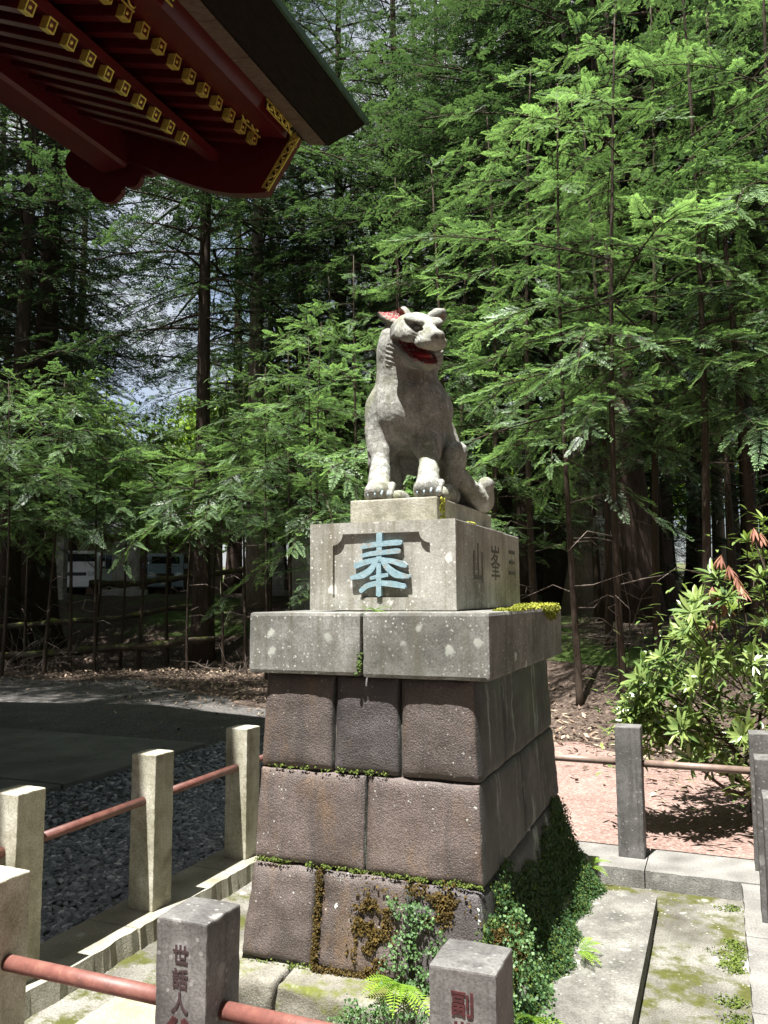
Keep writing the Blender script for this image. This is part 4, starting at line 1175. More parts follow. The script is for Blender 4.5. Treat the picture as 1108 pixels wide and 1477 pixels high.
def rotm(yaw, pitch, roll): return np.array(Euler((roll, pitch, yaw)).to_matrix())
def branch_mesh(name, seed, L, n, mats, sprs, sscale=1.0, droop=.12, angle=48, lift=.0, twr=.012):
    g = np.random.default_rng(seed); Q = []; T = []; TV = []; TF = []; off = 0
    def ax(t): return np.array([L*t, .06*L*math.sin(2.3*t+seed), lift*L*t-droop*L*t*t])
    items = [(1.0, 0, .85)]
    for i in range(n):
        t = .16+.8*(i+.5)/n
        items.append((t, (1 if i % 2 else -1), 1.0*(1-.45*t)))
    for t, sg, sc_ in items:
        A, tn, axp = sprs[g.integers(len(sprs))]
        s_ = sc_*sscale*g.uniform(.55, 1.2)
        R_ = rotm(sg*rad(angle-16*t+g.uniform(-8, 8)), rad(g.uniform(-16, 26))-lift*.5, rad(g.uniform(-32, 32)))
        if g.random() < .5: A = A*np.array([1, -1, 1])
        p = ax(t) if sg else ax(.86)
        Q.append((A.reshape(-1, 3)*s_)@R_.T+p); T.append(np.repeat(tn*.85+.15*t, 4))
        rp = (axp*s_)@R_.T+p
        v, f, _ = tube_arrays(rp[:5], [.0055, .005, .004, .003, .0015], 3, False); TV.append(v); TF.append(f+off); off += len(v)
    mp = [ax(t) for t in np.linspace(0, .95, 6)]
    v, f, _ = tube_arrays(mp, np.linspace(twr, .004, 6), 5, False); TV.append(v); TF.append(f+off)
    Qv = np.concatenate(Q); nq = len(Qv)//4; Tv = np.concatenate(TV); Tf = np.concatenate(TF)
    F = np.concatenate([np.arange(nq*4).reshape(-1, 4), Tf+nq*4])
    return np_mesh(name, np.concatenate([Qv, Tv]), F, mats, False, mi=np.concatenate([np.zeros(nq), np.ones(len(Tf))]),
                   attr={'tint': np.concatenate([np.concatenate(T), np.zeros(len(Tv))])})
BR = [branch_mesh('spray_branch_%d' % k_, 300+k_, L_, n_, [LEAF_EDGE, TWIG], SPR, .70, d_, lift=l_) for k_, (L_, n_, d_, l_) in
      enumerate([(1.7, 11, .18, .10), (2.0, 13, .28, .14), (1.5, 9, .12, .05), (1.9, 12, .34, .22), (1.3, 9, .22, .12), (2.2, 15, .20, .08), (1.6, 8, .40, .30), (1.8, 10, .10, -.05)])]
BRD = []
for m_ in BR:                                           # the same branches, shade painted in by a darker leaf colour
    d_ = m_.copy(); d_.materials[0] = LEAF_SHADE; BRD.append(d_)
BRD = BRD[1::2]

def trunk_mesh(name, h, r, seed, mat, lean=.02, flare=1.5, n=12):
    g = np.random.default_rng(seed); k = 12
    pts = []; rs = []
    for i in range(k):
        t = i/(k-1); z = h*t**1.3
        pts.append((h*lean*math.sin(t*2.6+seed)*t*.5+r*.3*math.sin(5*t+seed), h*lean*math.cos(t*2.1+seed*2)*t*.5, z-.25))
        rs.append(r*(1-.86*t)*(1+(flare-1)*math.exp(-z/(r*3.2))))
    V, F, T = tube_arrays(pts, rs, n)
    # fluted bark and root buttresses near the base
    V = np.array(V)
    for i in range(k):
        for j in range(n):
            a_ = 2*math.pi*j/n; c = np.array(pts[i]); f_ = 1+.07*math.sin(3*a_+seed)+.05*math.sin(5*a_+seed*3)+(.16*math.sin(4*a_+seed) if i < 3 else 0)
            V[i*n+j] = c+(V[i*n+j]-c)*f_
    return np_mesh(name, V, [F, T], mat, True), pts

def path_at(pts, z):
    zs = [p[2] for p in pts]
    return np.array([np.interp(z, zs, [p[0] for p in pts]), np.interp(z, zs, [p[1] for p in pts]), z])

def sapling(px, Zd, h, z0f, nb, seed, label, group, brs=BR, r=.06, sc_=1.0, face=.0, twigmat=TWIG, up=.25, first=.9):
    g = np.random.default_rng(seed); x, y = at_d(px, Zd); z = float(ground_z(x, y))
    t = empty('conifer_sapling', (x, y, z)); tag(t, label, 'tree', group)
    me, pts = trunk_mesh('trunk', h*.965, r, seed % 97, twigmat, .05, 1.3, 8)
    obj('trunk', me, t)
    for i in range(nb):
        u = (i+g.random()*.8)/nb; zz = h*(z0f+(1-z0f)*u**1.05)*.97
        fr = (zz/h-z0f)/(1-z0f)
        s_ = sc_*(1.15-.78*fr)*g.uniform(.55, 1.25)*(.75+.25*min(1, fr*4))
        yaw = i*2.399+g.uniform(-.5, .5)
        p = path_at(pts, zz)
        obj('branch', brs[g.integers(len(brs))], t, p, (rad(g.uniform(-16, 16)), rad(g.uniform(-6, 36))-up*fr, yaw), (s_, s_, s_))
    # dead lower twigs
    for i in range(int(g.integers(3, 7))):
        zz = h*z0f*g.uniform(.25, 1.0); p = path_at(pts, zz); a_ = g.uniform(0, 6.28); l_ = g.uniform(.4, 1.0)
        q = [p, p+np.array([math.cos(a_)*l_*.5, math.sin(a_)*l_*.5, g.uniform(-.05, .15)]), p+np.array([math.cos(a_+.3)*l_, math.sin(a_+.3)*l_, g.uniform(-.25, .2)])]
        obj('dead_twig', tube_mesh('dead_twig', q, [.010, .007, .002], DEADW, 4), t)
    return t

# merged crowns for the tall cedars (three shared meshes)
CB = [branch_mesh('cedar_branch_%d' % k_, 400+k_, L_, n_, [LEAF_DARK, TWIG], SPRC, 1.0, d_, angle=52, lift=.10, twr=.03) for k_, (L_, n_, d_) in enumerate([(2.4, 8, .30), (2.0, 7, .38), (2.7, 9, .26)])]
def mesh_arrays(me):
    V = np.empty(len(me.vertices)*3, np.float32); me.vertices.foreach_get('co', V)
    F = np.empty(len(me.loops), np.int32); me.loops.foreach_get('vertex_index', F)
    mi = np.empty(len(me.polygons), np.int32); me.polygons.foreach_get('material_index', mi)
    t = np.empty(len(me.vertices), np.float32); me.attributes['tint'].data.foreach_get('value', t)
    return V.reshape(-1, 3), F.reshape(-1, 4), mi, t
CBA = [mesh_arrays(m_) for m_ in CB]
def crown_mesh(name, seed, z0, z1, rmax, nb, mats=(LEAF_DARK, TWIG), taper_=.8):
    g = np.random.default_rng(seed); Vs = []; Fs = []; Ms = []; Ts = []; off = 0
    for i in range(nb):
        u = (i+g.random())/nb; z = z0+(z1-z0)*u**.9
        V, F, mi, t = CBA[g.integers(3)]
        s_ = rmax/2.5*(1-taper_*u)*g.uniform(.65, 1.15)*(.6+.4*min(1, u*5))
        R_ = rotm(i*2.399+g.uniform(-.6, .6), rad(g.uniform(-12, 22))-.35*u, rad(g.uniform(-15, 15)))
        Vs.append((V*s_)@R_.T+np.array([0, 0, z])); Fs.append(F+off); Ms.append(mi); Ts.append(t); off += len(V)
    return np_mesh(name, np.concatenate(Vs), np.concatenate(Fs), list(mats), False, mi=np.concatenate(Ms), attr={'tint': np.concatenate(Ts)})
CROWN = [crown_mesh('cedar_crown_0', 1, 7.5, 24, 5.0, 120), crown_mesh('cedar_crown_1', 2, 8.5, 27, 5.4, 130), crown_mesh('cedar_crown_2', 3, 5.5, 21, 4.6, 120)]
def cedar(px, Zd, dia, h, ci, seed, label, group, mat=BARK, xy=None, cs=1.0, rz=None, cz=0.0):
    g = np.random.default_rng(seed)
    x, y = xy if xy is not None else at_d(px, Zd)
    z = float(ground_z(x, y)); t = empty('cedar_tree', (x, y, z)); tag(t, label, 'tree', group)
    me, pts = trunk_mesh('trunk', h, dia/2, seed, mat, .012, 1.7, 18); obj('trunk', me, t)
    c = obj('crown', CROWN[ci], t, (0, 0, cz), (0, 0, rz if rz is not None else g.uniform(0, 6.28)), cs)
    for i in range(int(g.integers(2, 6))):
        zz = g.uniform(3, 8.5); p = path_at(pts, zz); a_ = g.uniform(0, 6.28); l_ = g.uniform(.6, 1.8)
        q = [p, p+np.array([math.cos(a_)*l_*.5, math.sin(a_)*l_*.5, .05]), p+np.array([math.cos(a_+.25)*l_, math.sin(a_+.25)*l_, g.uniform(-.5, .1)])]
        obj('dead_branch', tube_mesh('dead_branch', q, [.022, .015, .004], DEADW, 5), t)
    return t

# ------------------------------------------------------------------ the forest
LBL_R = 'slender young conifer with bright layered sprays on the rhododendron side of the statue'
LBL_L = 'slender young conifer on the log bank'
LBL_C = 'young conifer with layered sprays directly behind the statue'
sd = 500
for (px, Zd, h, zf, nb, r, sc_) in [(832, 11.3, 9.5, .36, 34, .06, 1.15), (897, 10.9, 10.5, .38, 34, .065, 1.2), (945, 11.9, 11, .32, 34, .07, 1.2), (1010, 10.8, 11, .36, 34, .075, 1.2), (870, 12.8, 11, .30, 34, .06, 1.2),
                                    (1085, 11.2, 10.5, .30, 38, .08, 1.2), (1165, 10.4, 11, .30, 34, .08, 1.2), (775, 13.8, 11, .26, 40, .08, 1.15), (1240, 11.5, 11, .3, 30, .08, 1.2)]:
    sd += 1; sapling(px, Zd, h, zf, nb, sd, LBL_R, 'young conifers on the rhododendron side', r=r, sc_=sc_)
for (px, Zd, h, zf, nb, r, sc_) in [(705, 14.2, 10.5, .18, 42, .07, 1.05), (640, 14.8, 10, .18, 42, .07, 1.05), (585, 16.2, 9.0, .16, 40, .06, 1.0), (520, 15.6, 9.0, .18, 40, .06, 1.0), (465, 16.4, 7.8, .22, 38, .05, .95),
                                    (670, 17.5, 13, .16, 44, .07, 1.15), (560, 19.0, 11.5, .16, 42, .07, 1.15), (480, 19.5, 9.5, .2, 38, .06, 1.0)]:
    sd += 1; sapling(px, Zd, h, zf, nb, sd, LBL_C, 'young conifers behind the statue', r=r, sc_=sc_)
for (px, Zd, h, zf, nb, r, sc_) in [(450, 16.2, 7.0, .30, 44, .045, 1.05), (385, 16.6, 6.6, .34, 44, .045, 1.05), (325, 17.0, 6.2, .36, 42, .045, 1.0), (275, 16.6, 5.6, .42, 38, .04, .95), (70, 16.4, 6.8, .36, 44, .05, 1.1), (8, 15.8, 6.6, .36, 44, .05, 1.1), (140, 16.8, 6.2, .40, 42, .045, 1.0), (418, 17.4, 7.4, .30, 36, .045, .95), (356, 17.8, 7.0, .34, 36, .05, .95), (246, 17.7, 6.0, .40, 30, .05, .9), (205, 17.3, 6.4, .38, 32, .055, .9), (176, 17.5, 6.0, .40, 30, .045, .9),
                                    (104, 16.9, 6.9, .36, 38, .06, 1.0), (40, 17.6, 7.2, .34, 38, .05, 1.0), (-15, 16.6, 7.0, .32, 38, .055, 1.0), (-75, 17.0, 7.5, .32, 34, .055, 1.0), (310, 19.5, 7.6, .34, 36, .05, .95), (140, 19.0, 7.2, .34, 36, .05, .95), (388, 20.5, 8.6, .30, 38, .05, 1.0)]:
    zf = zf+.13; nb = int(nb*.78); sd += 1; Zd += 2.3*float(np.interp(px, [300, 400], [1, 0])); h *= 1.08; sc_ *= 1.08; sapling(px, Zd, h, zf, nb, sd, *((LBL_L+' on the gate side of the thick dark cedar', 'young conifers beside the thick cedar') if px < 58 else (LBL_L+' between the thick dark cedar and the flared-root cedar', 'young conifers between the two cedars') if px < 291 else (LBL_L+' on the statue side of the flared-root cedar', 'young conifers past the flared-root cedar')), r=r, sc_=sc_)
# second rank, its shade painted into the leaf colour
for (px, Zd, h, zf, nb, r, sc_) in [(1050, 14.5, 12, .2, 40, .08, 1.25), (860, 15.8, 12, .2, 40, .08, 1.25), (960, 17.0, 12, .16, 40, .08, 1.3), (770, 17.8, 12, .16, 40, .08, 1.3), (1130, 15.6, 12, .18, 40, .08, 1.3),
                                    (710, 20, 12, .14, 40, .07, 1.4), (620, 21, 12, .14, 40, .07, 1.4), (830, 20.5, 13, .12, 40, .07, 1.4), (920, 21.5, 13, .12, 40, .07, 1.4), (1020, 20, 13, .12, 40, .07, 1.4), (1100, 21, 13, .12, 40, .07, 1.4), (540, 23, 12, .14, 40, .07, 1.4),
                                    (440, 23, 10, .2, 36, .06, 1.2), (-40, 21, 11, .2, 40, .06, 1.3), (60, 24, 11, .24, 40, .06, 1.3), (-110, 20, 11, .2, 40, .06, 1.3)]:
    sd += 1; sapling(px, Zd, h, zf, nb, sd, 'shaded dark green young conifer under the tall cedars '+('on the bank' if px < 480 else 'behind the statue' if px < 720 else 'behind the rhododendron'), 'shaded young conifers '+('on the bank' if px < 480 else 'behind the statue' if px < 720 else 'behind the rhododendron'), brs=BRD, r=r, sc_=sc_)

CEDAR_G = 'tall cedars of the forest'
def ced(*a, **k): return cedar(*a, **k)
for i, (px, Zd, dia, h, ci, mat, lab, cs) in enumerate([
    (291, 20.4, .50, 26, 1, BARK, 'tall dark cedar with flared root foot above the mossy logs', 1.0),
    (371, 24.0, .60, 28, 0, BARKL, 'sunlit pale cedar trunk standing past the flared-root cedar', 1.0),
    (58, 22.5, .92, 28, 1, BARK, 'thick dark cedar trunk beside the white van', 1.05),
    (14, 21.4, .60, 26, 2, BARK, 'dark cedar trunk at the edge of the dead twigs', 1.0),
    (568, 22.0, .42, 26, 2, BARK, 'straight cedar trunk rising behind the statue\'s big ear', 1.0),
    (838, 18.2, .66, 30, 1, BARKL, 'broad pale-barked cedar trunk high above the bright sprays', 1.0),
    (903, 15.4, .72, 28, 0, BARK, 'fluted dark cedar with spreading roots behind the rhododendron', 1.0),
    (757, 18.5, .40, 25, 2, BARK, 'slim dark cedar trunk next to the pedestal\'s mossy cap', 1.0),
    (812, 19.4, .62, 27, 1, BARK, 'dark cedar trunk half hidden by the fluted cedar', 1.0),
    (1086, 16.4, .36, 25, 0, BARK, 'slim cedar trunk above the rhododendron\'s top', 1.0),
    (1036, 21.5, .34, 25, 2, BARKL, 'thin pale cedar trunk catching sun deep in the forest', 1.0),
    (722, 20.5, .44, 27, 0, BARK, 'cedar trunk leading up beside the bright sprays', 1.0),
    (492, 24.5, .5, 27, 1, BARK, 'dark cedar trunk showing between panel block and bank', 1.0)]):
    ced(px, Zd, dia, h, ci, 40+i, lab, None, mat, cs=cs)
g = np.random.default_rng(77)
# the darker wood behind: single trees, less and less of each one shows
spots = [(-20, 30), (60, 38), (100, 33), (335, 33), (390, 37), (20, 27), (640, 24), (700, 26), (860, 22), (950, 20), (1000, 25), (1120, 20), (1180, 24), (780, 27), (900, 29), (600, 30), (540, 33), (460, 36), (1060, 30), (1250, 22),
         (430, 30), (-60, 25), (-140, 22), (0, 34), (680, 34), (820, 35), (970, 36), (1120, 37), (90, 44), (400, 45), (520, 44), (1300, 30), (-220, 27)]
for i, (px, Zd) in enumerate(spots):
    ced(px, Zd, g.uniform(.35, .6), g.uniform(22, 28), int(g.integers(3)), 60+i, 'dark cedar in the deep wood '+('behind the bank with the logs' if px < 480 else 'behind the statue' if px < 720 else 'behind the rhododendron'), 'cedars of the deep wood '+('at the bank' if px < 480 else 'behind the statue' if px < 720 else 'behind the rhododendron'), cs=g.uniform(1.0, 1.25), cz=g.uniform(-4.5, -1))
# trees added out of view: gate ones shade the yard, others cut skylight
HIGH = crown_mesh('cedar_crown_3', 4, 11.6, 18, 3.2, 90, taper_=.5)
CROWN.append(HIGH)
for i, (xy, cs) in enumerate([((-10.2, 8.05), 1.0), ((-13.2, 8.1), 1.0), ((-16.3, 7.9), 1.0)]):
    ced(0, 0, .7, 24, 3, 95+i, 'tall high-crowned cedar beside the gate shading the gravel yard', 'cedars beside the gate', xy=xy, cs=cs)
for i, xy in enumerate([(-20, -13), (-11, -15), (-3, -13.5), (4, -13), (10, -10.5), (13.5, -4), (14.5, 3), (13, 9), (-24, -4), (-27, 4), (7, -17), (-7, -20), (17, -9), (19, 0), (-15, -9), (0, -18), (9, -15), (16, 6), (-2, -10.8), (6.5, -9.5), (11, -7), (-8.5, -11), (7.2, -4), (7.6, 1.5), (8, 6.0), (10.5, 3.5), (9.5, -1), (5.2, 10.8), (9, 11)]):
    ced(0, 0, .6, 26, i % 3, 110+i, 'tall cedar enclosing the open side of the yard', 'cedars around the yard', xy=xy, cs=1.2, cz=-3.5)  # added ring of trees, blocks sky light from the yard
# ------------------------------------------------------------------ bright broadleaf trees and things beyond the bank
def leaf_crown(name, seed, n, rx, rz_, size, mat, clumps=26):
    g = np.random.default_rng(seed)
    c = g.normal(size=(clumps, 3)); c /= np.linalg.norm(c, axis=1, keepdims=True); c *= (g.random((clumps, 1))**.4)*.85
    k = g.integers(0, clumps, n); P = c[k]+g.normal(size=(n, 3))*.17
    P = P*np.array([rx, rx, rz_])
    d = g.normal(size=(n, 3)); d /= np.linalg.norm(d, axis=1, keepdims=True); u = np.cross(d, g.normal(size=(n, 3))); u /= np.linalg.norm(u, axis=1, keepdims=True)
    s_ = size*g.uniform(.6, 1.3, (n, 1)); V = np.stack([P-d*s_, P-u*s_*.5, P+d*s_, P+u*s_*.5], 1).reshape(-1, 3)
    return np_mesh(name, V, np.arange(4*n).reshape(-1, 4), mat, attr={'tint': np.repeat(g.random(n), 4)})
DC = [leaf_crown('broadleaf_crown_%d' % i, 20+i, 9000, 3.4, 3.6, .13, LEAF_DECID) for i in range(2)]
for i, (px, Zd, zc, s_) in enumerate([(245, 34, 4.6, .8), (170, 40, 5.4, 1.0), (330, 38, 6.5, 1.1), (410, 42, 7.0, 1.2), (90, 46, 7, 1.2), (270, 52, 6.5, 1.3), (450, 50, 8, 1.3), (20, 50, 9, 1.5), (-80, 48, 9, 1.5), (200, 62, 7, 1.5), (370, 64, 11, 1.9), (560, 52, 8, 1.6), (690, 46, 7, 1.4), (850, 44, 7, 1.3), (1000, 46, 7, 1.4), (1130, 44, 7, 1.4), (60, 70, 12, 2.2), (500, 72, 12, 2.2)]):
    x, y = at_d(px, Zd); z = float(ground_z(x, y))
    t = empty('broadleaf_tree', (x, y, z)); tag(t, 'sunlit yellow-green broadleaf tree '+('past the parked vans' if px < 480 else 'past the dark wood behind the statue'), 'tree', 'sunlit broadleaf trees '+('past the vans' if px < 480 else 'past the wood'))
    me, pts = trunk_mesh('trunk', zc+2, .16*s_, 30+i, BARK, .03, 1.4, 8); obj('trunk', me, t)
    obj('crown', DC[i % 2], t, (0, 0, zc), (0, 0, i*1.3), s_)

def p3(px, py, Z): return CAMP+ray(px, py)*Z
MOSSLOG = stone('mossy_log_bark', (.035, .027, .02), (.07, .055, .038), (.12, .10, .06), 5, 60, .4, moss=.28, moss_col=(.10, .12, .02), bump=.8, bdist=.02)
def log(pxs, Z, r, seed, label):
    P = [p3(px, py, Z+dz) for px, py, dz in pxs]; o0 = P[0].copy()
    g = np.random.default_rng(seed); tt = np.linspace(0, 1, 22); wob = np.cumsum(g.normal(size=(22, 3))*.035, 0)*np.array([.3, .5, .6])
    C = np.stack([np.interp(tt, np.linspace(0, 1, len(P)), [p[k] for p in P]) for k in range(3)], -1)-o0+wob
    V, F, T = tube_arrays(C, [r*(1.15-.018*i)*(1+.16*math.sin(i*1.7)+.10*math.sin(i*4.1)) for i in range(22)], 12)
    V = V+g.normal(size=V.shape)*.010
    return tag(obj('fallen_log', np_mesh('fallen_log', V, [F, T], MOSSLOG, True), None, o0), label, 'log')
log([(-40, 952, 0), (100, 942, 0), (200, 935, .1), (312, 921, .2)], 19.2, .085, 1, 'long mossy log lying low along the foot of the bank')
log([(-40, 908, .8), (60, 902, .9), (170, 896, 1.0), (300, 884, 1.2)], 19.3, .075, 2, 'mossy log lying higher on the bank behind the thin stems')
log([(130, 842, 2), (230, 838, 2.2), (380, 822, 2.6)], 21.5, .09, 3, 'thick mossy log along the top of the bank')
# dry twigs at the foot of the trees
def brush(px, py, Z, n, seed, size, label):
    g = np.random.default_rng(seed); P0 = p3(px, py, Z); x, y = P0[0], P0[1]; z = float(ground_z(x, y))
    t = empty('dead_brush', (x, y, z)); tag(t, label, 'dead brush')
    for i in range(n):
        p = np.array([g.normal()*.25*size, g.normal()*.2*size, 0]); a_ = g.uniform(0, 6.28); d = np.array([math.cos(a_), math.sin(a_), g.uniform(.15, 1.3)]); d /= np.linalg.norm(d)
        L = size*g.uniform(.6, 1.6); pts = [p]
        for k in range(5):
            d = d+g.normal(size=3)*.18+np.array([0, 0, -.10]); d /= np.linalg.norm(d); pts.append(pts[-1]+d*L/5)
        pts = [np.array([q[0], q[1], max(q[2], .0)]) for q in pts]
        st = obj('twig', tube_mesh('twig', pts, list(np.linspace(.013, .003, 6)), DEADW, 4), t)
        for m_ in range(3):
            b = pts[g.integers(1, 5)]; e = b+g.normal(size=3)*.22*size
            obj('side_twig', tube_mesh('side_twig', [b, (b+e)/2+g.normal(size=3)*.03, e], [.006, .005, .002], DEADW, 3), st)
brush(55, 850, 19.6, 26, 4, 1.5, 'tangle of bare grey dead twigs beside the thick dark cedar')
brush(0, 880, 19.0, 14, 5, 1.3, 'bare dead twigs around the leftmost log end')
brush(345, 880, 18.2, 8, 6, .9, 'few dry twigs right of the flared-root cedar foot')
brush(900, 880, 12.6, 12, 7, 1.1, 'dry twigs below the fluted cedar')

# ------------------------------------------------------------------ parked vans, house and stones beyond the bank
PAINTW = simple('white_car_paint', (.72, .73, .74), .3, var=.05, spec=.5)
PAINTB = simple('pale_blue_car_paint', (.36, .46, .58), .3, var=.05, spec=.5)
GLASS = simple('dark_car_glass', (.02, .025, .03), .08, spec=.8)
RUBBER = simple('tyre_rubber', (.02, .02, .02), .8)
CHROME = simple('headlamp_glass', (.6, .62, .64), .15, .3)
HOUSEW = wood('brown_house_wall', (.06, .035, .025), (.13, .08, .055), (2, 2, 9))
ROOFG = simple('grey_house_roof', (.14, .14, .145), .7)
def vehicle(px, Z, rz, paint, label):
    x, y = at_d(px, Z); z = float(ground_z(x, y))
    t = empty('parked_van', (x, y, z), rz); tag(t, label, 'van')
    W2 = .74
    prof = [(-1.65, .30), (-1.70, .75), (-1.62, .98), (-1.20, 1.66), (-1.05, 1.74), (1.55, 1.76), (1.66, 1.60), (1.70, .95), (1.68, .30)]
    me = poly_extrude('body', [[(p[0], p[1]) for p in prof]], -W2, W2, paint)
    bm = bmesh.new(); bm.from_mesh(me); bmesh.ops.bevel(bm, geom=[e for e in bm.edges if e.calc_face_angle(0) > .4], offset=.05, segments=3, affect='EDGES'); bm.to_mesh(me); bm.free()
    me.transform(Matrix.Rotation(math.pi/2, 4, 'Z'))                 # nose towards -y
    obj('body', me, t)
    def pl(name, pts, m, push=(0, -.012, .008)):
        bm = bmesh.new(); vv = [bm.verts.new(Vector(p)+Vector(push)) for p in pts]; f = bm.faces.new(vv)
        r_ = bmesh.ops.extrude_face_region(bm, geom=[f]); bmesh.ops.translate(bm, verts=[e for e in r_['geom'] if isinstance(e, bmesh.types.BMVert)], vec=-Vector(push)*.9)
        bmesh.ops.recalc_face_normals(bm, faces=bm.faces[:]); return obj(name, bm_mesh(name, bm, m), t)
    pl('windscreen', [(-.62, -1.57, 1.02), (.62, -1.57, 1.02), (.56, -1.23, 1.60), (-.56, -1.23, 1.60)], GLASS)
    for sx in (-1, 1):
        for (a, b, c, d) in ((-1.28, -.55, 1.05, 1.58), (-.45, .45, 1.05, 1.60), (.55, 1.45, 1.05, 1.60)):
            pl('side_window', [(sx*W2, a, c), (sx*W2, b, c), (sx*W2, b, d), (sx*W2, a+.25 if a < -1 else a, d)], GLASS, (sx*.012, 0, 0))
        pl('headlight', [(sx*.42, -1.69, .74), (sx*.66, -1.69, .74), (sx*.66, -1.66, .90), (sx*.42, -1.66, .90)], CHROME)
        mr = obj('mirror', box_mesh('mirror', -.09, .09, -.05, .05, -.11, .11, paint, bev=.03), t, (sx*.86, -1.30, 1.20))
        for yy in (-1.05, 1.10):
            V, F, T = tube_arrays([(sx*.52, yy, .28), (sx*.74, yy, .28)], [.28, .28], 20); wh = obj('wheel', np_mesh('wheel', V, [F, T], RUBBER), t)
            V, F, T = tube_arrays([(sx*.70, yy, .28), (sx*.75, yy, .28)], [.16, .16], 14); obj('rim', np_mesh('rim', V, [F, T], CHROME), wh)
    bp = obj('bumper', box_mesh('bumper', -.73, .73, -1.76, -1.60, .30, .58, paint, bev=.04), t)
    obj('licence_plate', box_mesh('licence_plate', -.16, .16, -1.775, -1.765, .40, .56, PAINTW), bp)
    pl('grille', [(-.36, -1.69, .74), (.36, -1.69, .74), (.36, -1.67, .86), (-.36, -1.67, .86)], BLACKL)
vehicle(130, 33, rad(22+4), PAINTW, 'white van parked nose-on beyond the bank')
vehicle(240, 36, rad(22+14), PAINTB, 'pale blue van parked nose-on farther off than the white van')
# house
hx_, hy_ = at_d(120, 37); hz_ = float(ground_z(hx_, hy_))
hs_ = empty('wooden_house', (hx_, hy_, hz_), rad(18)); tag(hs_, 'low brown wooden house with grey roof behind the parked vans', 'house')
obj('wall', box_mesh('wall', -5, 5, -.0, 5, 0, 2.9, HOUSEW), hs_)
rf = obj('roof', None, hs_)
for sg in (-1, 1):
    me = poly_extrude('roof_slope', [[(2.5+sg*3.4, 2.75), (2.5+sg*3.4, 2.87), (2.5, 4.4), (2.5, 4.28)]], -5.8, 5.8, ROOFG, axis='x'); obj('roof_slope', me, rf)
for k, xx in enumerate((-3.6, -1.2, 1.2, 3.6)):
    w_ = obj('window', box_mesh('window', xx-.75, xx+.75, -.045, -.005, .9, 2.1, PLANK), hs_)
    for q in (-1, 1): obj('pane', box_mesh('pane', xx+q*.36-.31, xx+q*.36+.31, -.055, -.046, .98, 2.02, GLASS), w_)
obj('door', box_mesh('door', 4.45, 4.98, -.04, -.004, 0, 2.05, PLANK), hs_)
MONU = stone('grey_monument', (.17, .165, .15), (.30, .29, .27), (.42, .41, .38), 3, 90, .3, lichen=.4, streak=.3)
def monument(px, Z, w, h, dp, rz, label, arch=.3):
    x, y = at_d(px, Z); z = float(ground_z(x, y))
    t = empty('stone_monument', (x, y, z), rz); tag(t, label, 'stone')
    prof = [(-w/2, 0), (w/2, 0), (w/2, h*(1-arch*.5)), (w*.36, h*(1-arch*.12)), (w*.12, h), (-w*.2, h*.99), (-w*.42, h*(1-arch*.2)), (-w/2, h*(1-arch*.6))]
    me = poly_extrude('slab', [prof], -dp/2, dp/2, MONU); obj('slab', me, t)
    obj('foot', box_mesh('foot', -w*.8, w*.8, -dp, dp, -.3, .18, MONU, bev=.04), t)
monument(438, 22.5, .62, 2.4, .22, rad(24), 'upright grey memorial stone with rounded top past the bank')
monument(398, 25.5, .5, 1.7, .2, rad(15), 'small grey memorial stone next to the pale cedar trunk')
monument(86, 27.5, .42, 2.1, .36, rad(20), 'squared grey stone pillar beside the white van', .02)
monument(182, 28.5, .9, 1.9, .3, rad(24), 'broad grey stone slab between the two vans', .1)

# ------------------------------------------------------------------ rhododendron behind the rear fence
def rhodo_leaf(V, F, T, base, d, up, L, wd, tint, fold=.25, droop=.25):
    d = d/np.linalg.norm(d); sd = np.cross(up, d); sd /= np.linalg.norm(sd)+1e-9; nrm = np.cross(d, sd); b = len(V)
    prof = [(0, .12), (.18, .62), (.45, 1.0), (.75, .72), (1.0, .04)]
    for t, w in prof:
        c = base+d*L*t-nrm*0-np.array([0, 0, 1])*droop*L*t*t
        V.append(c-sd*wd*w+nrm*fold*wd*w); V.append(c); V.append(c+sd*wd*w+nrm*fold*wd*w); T.extend([tint]*3)
    for i in range(len(prof)-1):
        F.append((b+i*3, b+i*3+1, b+i*3+4, b+i*3+3)); F.append((b+i*3+1, b+i*3+2, b+i*3+5, b+i*3+4))
def whorl(seed, n=10, L=.14, dead=False):
    g = np.random.default_rng(seed); V = []; F = []; T = []
    for i in range(n):
        a_ = i*2.399+g.uniform(-.2, .2); el = g.uniform(.1, .95) if not dead else g.uniform(-1.3, -.9)
        d = np.array([math.cos(a_)*math.cos(el), math.sin(a_)*math.cos(el), math.sin(el)])
        up = np.array([0, 0, 1.0]) if not dead else np.array([math.cos(a_), math.sin(a_), .1])
        rhodo_leaf(V, F, T, np.array([0, 0, .01*i*.2]), d, up, L*g.uniform(.7, 1.15), (.0145 if not dead else .010)*g.uniform(.8, 1.2), np.clip(g.uniform(.1, .9)*(.5+.6*el) if not dead else g.random(), 0, 1), .25, g.uniform(.02, .3) if not dead else .1)
    nq = len(F); V = np.array(V)
    tv, tf, _ = tube_arrays([(0, 0, 0), (.015, .01, -.12), (.03, -.01, -.28)], [.004, .005, .006], 5, False)
    F = np.concatenate([np.array(F), tf+len(V)]); 
    return np_mesh('leaf_whorl_%d' % seed, np.concatenate([V, tv]), F, [LEAF_DEAD if dead else LEAF_RHODO, TWIG], False, mi=np.concatenate([np.zeros(nq), np.ones(len(tf))]), attr={'tint': np.concatenate([np.array(T), np.zeros(len(tv))])})
WH = [whorl(i, 13+i % 4, .125+.012*(i % 3)) for i in range(6)]; WHD = [whorl(50+i, 12, .11, True) for i in range(2)]
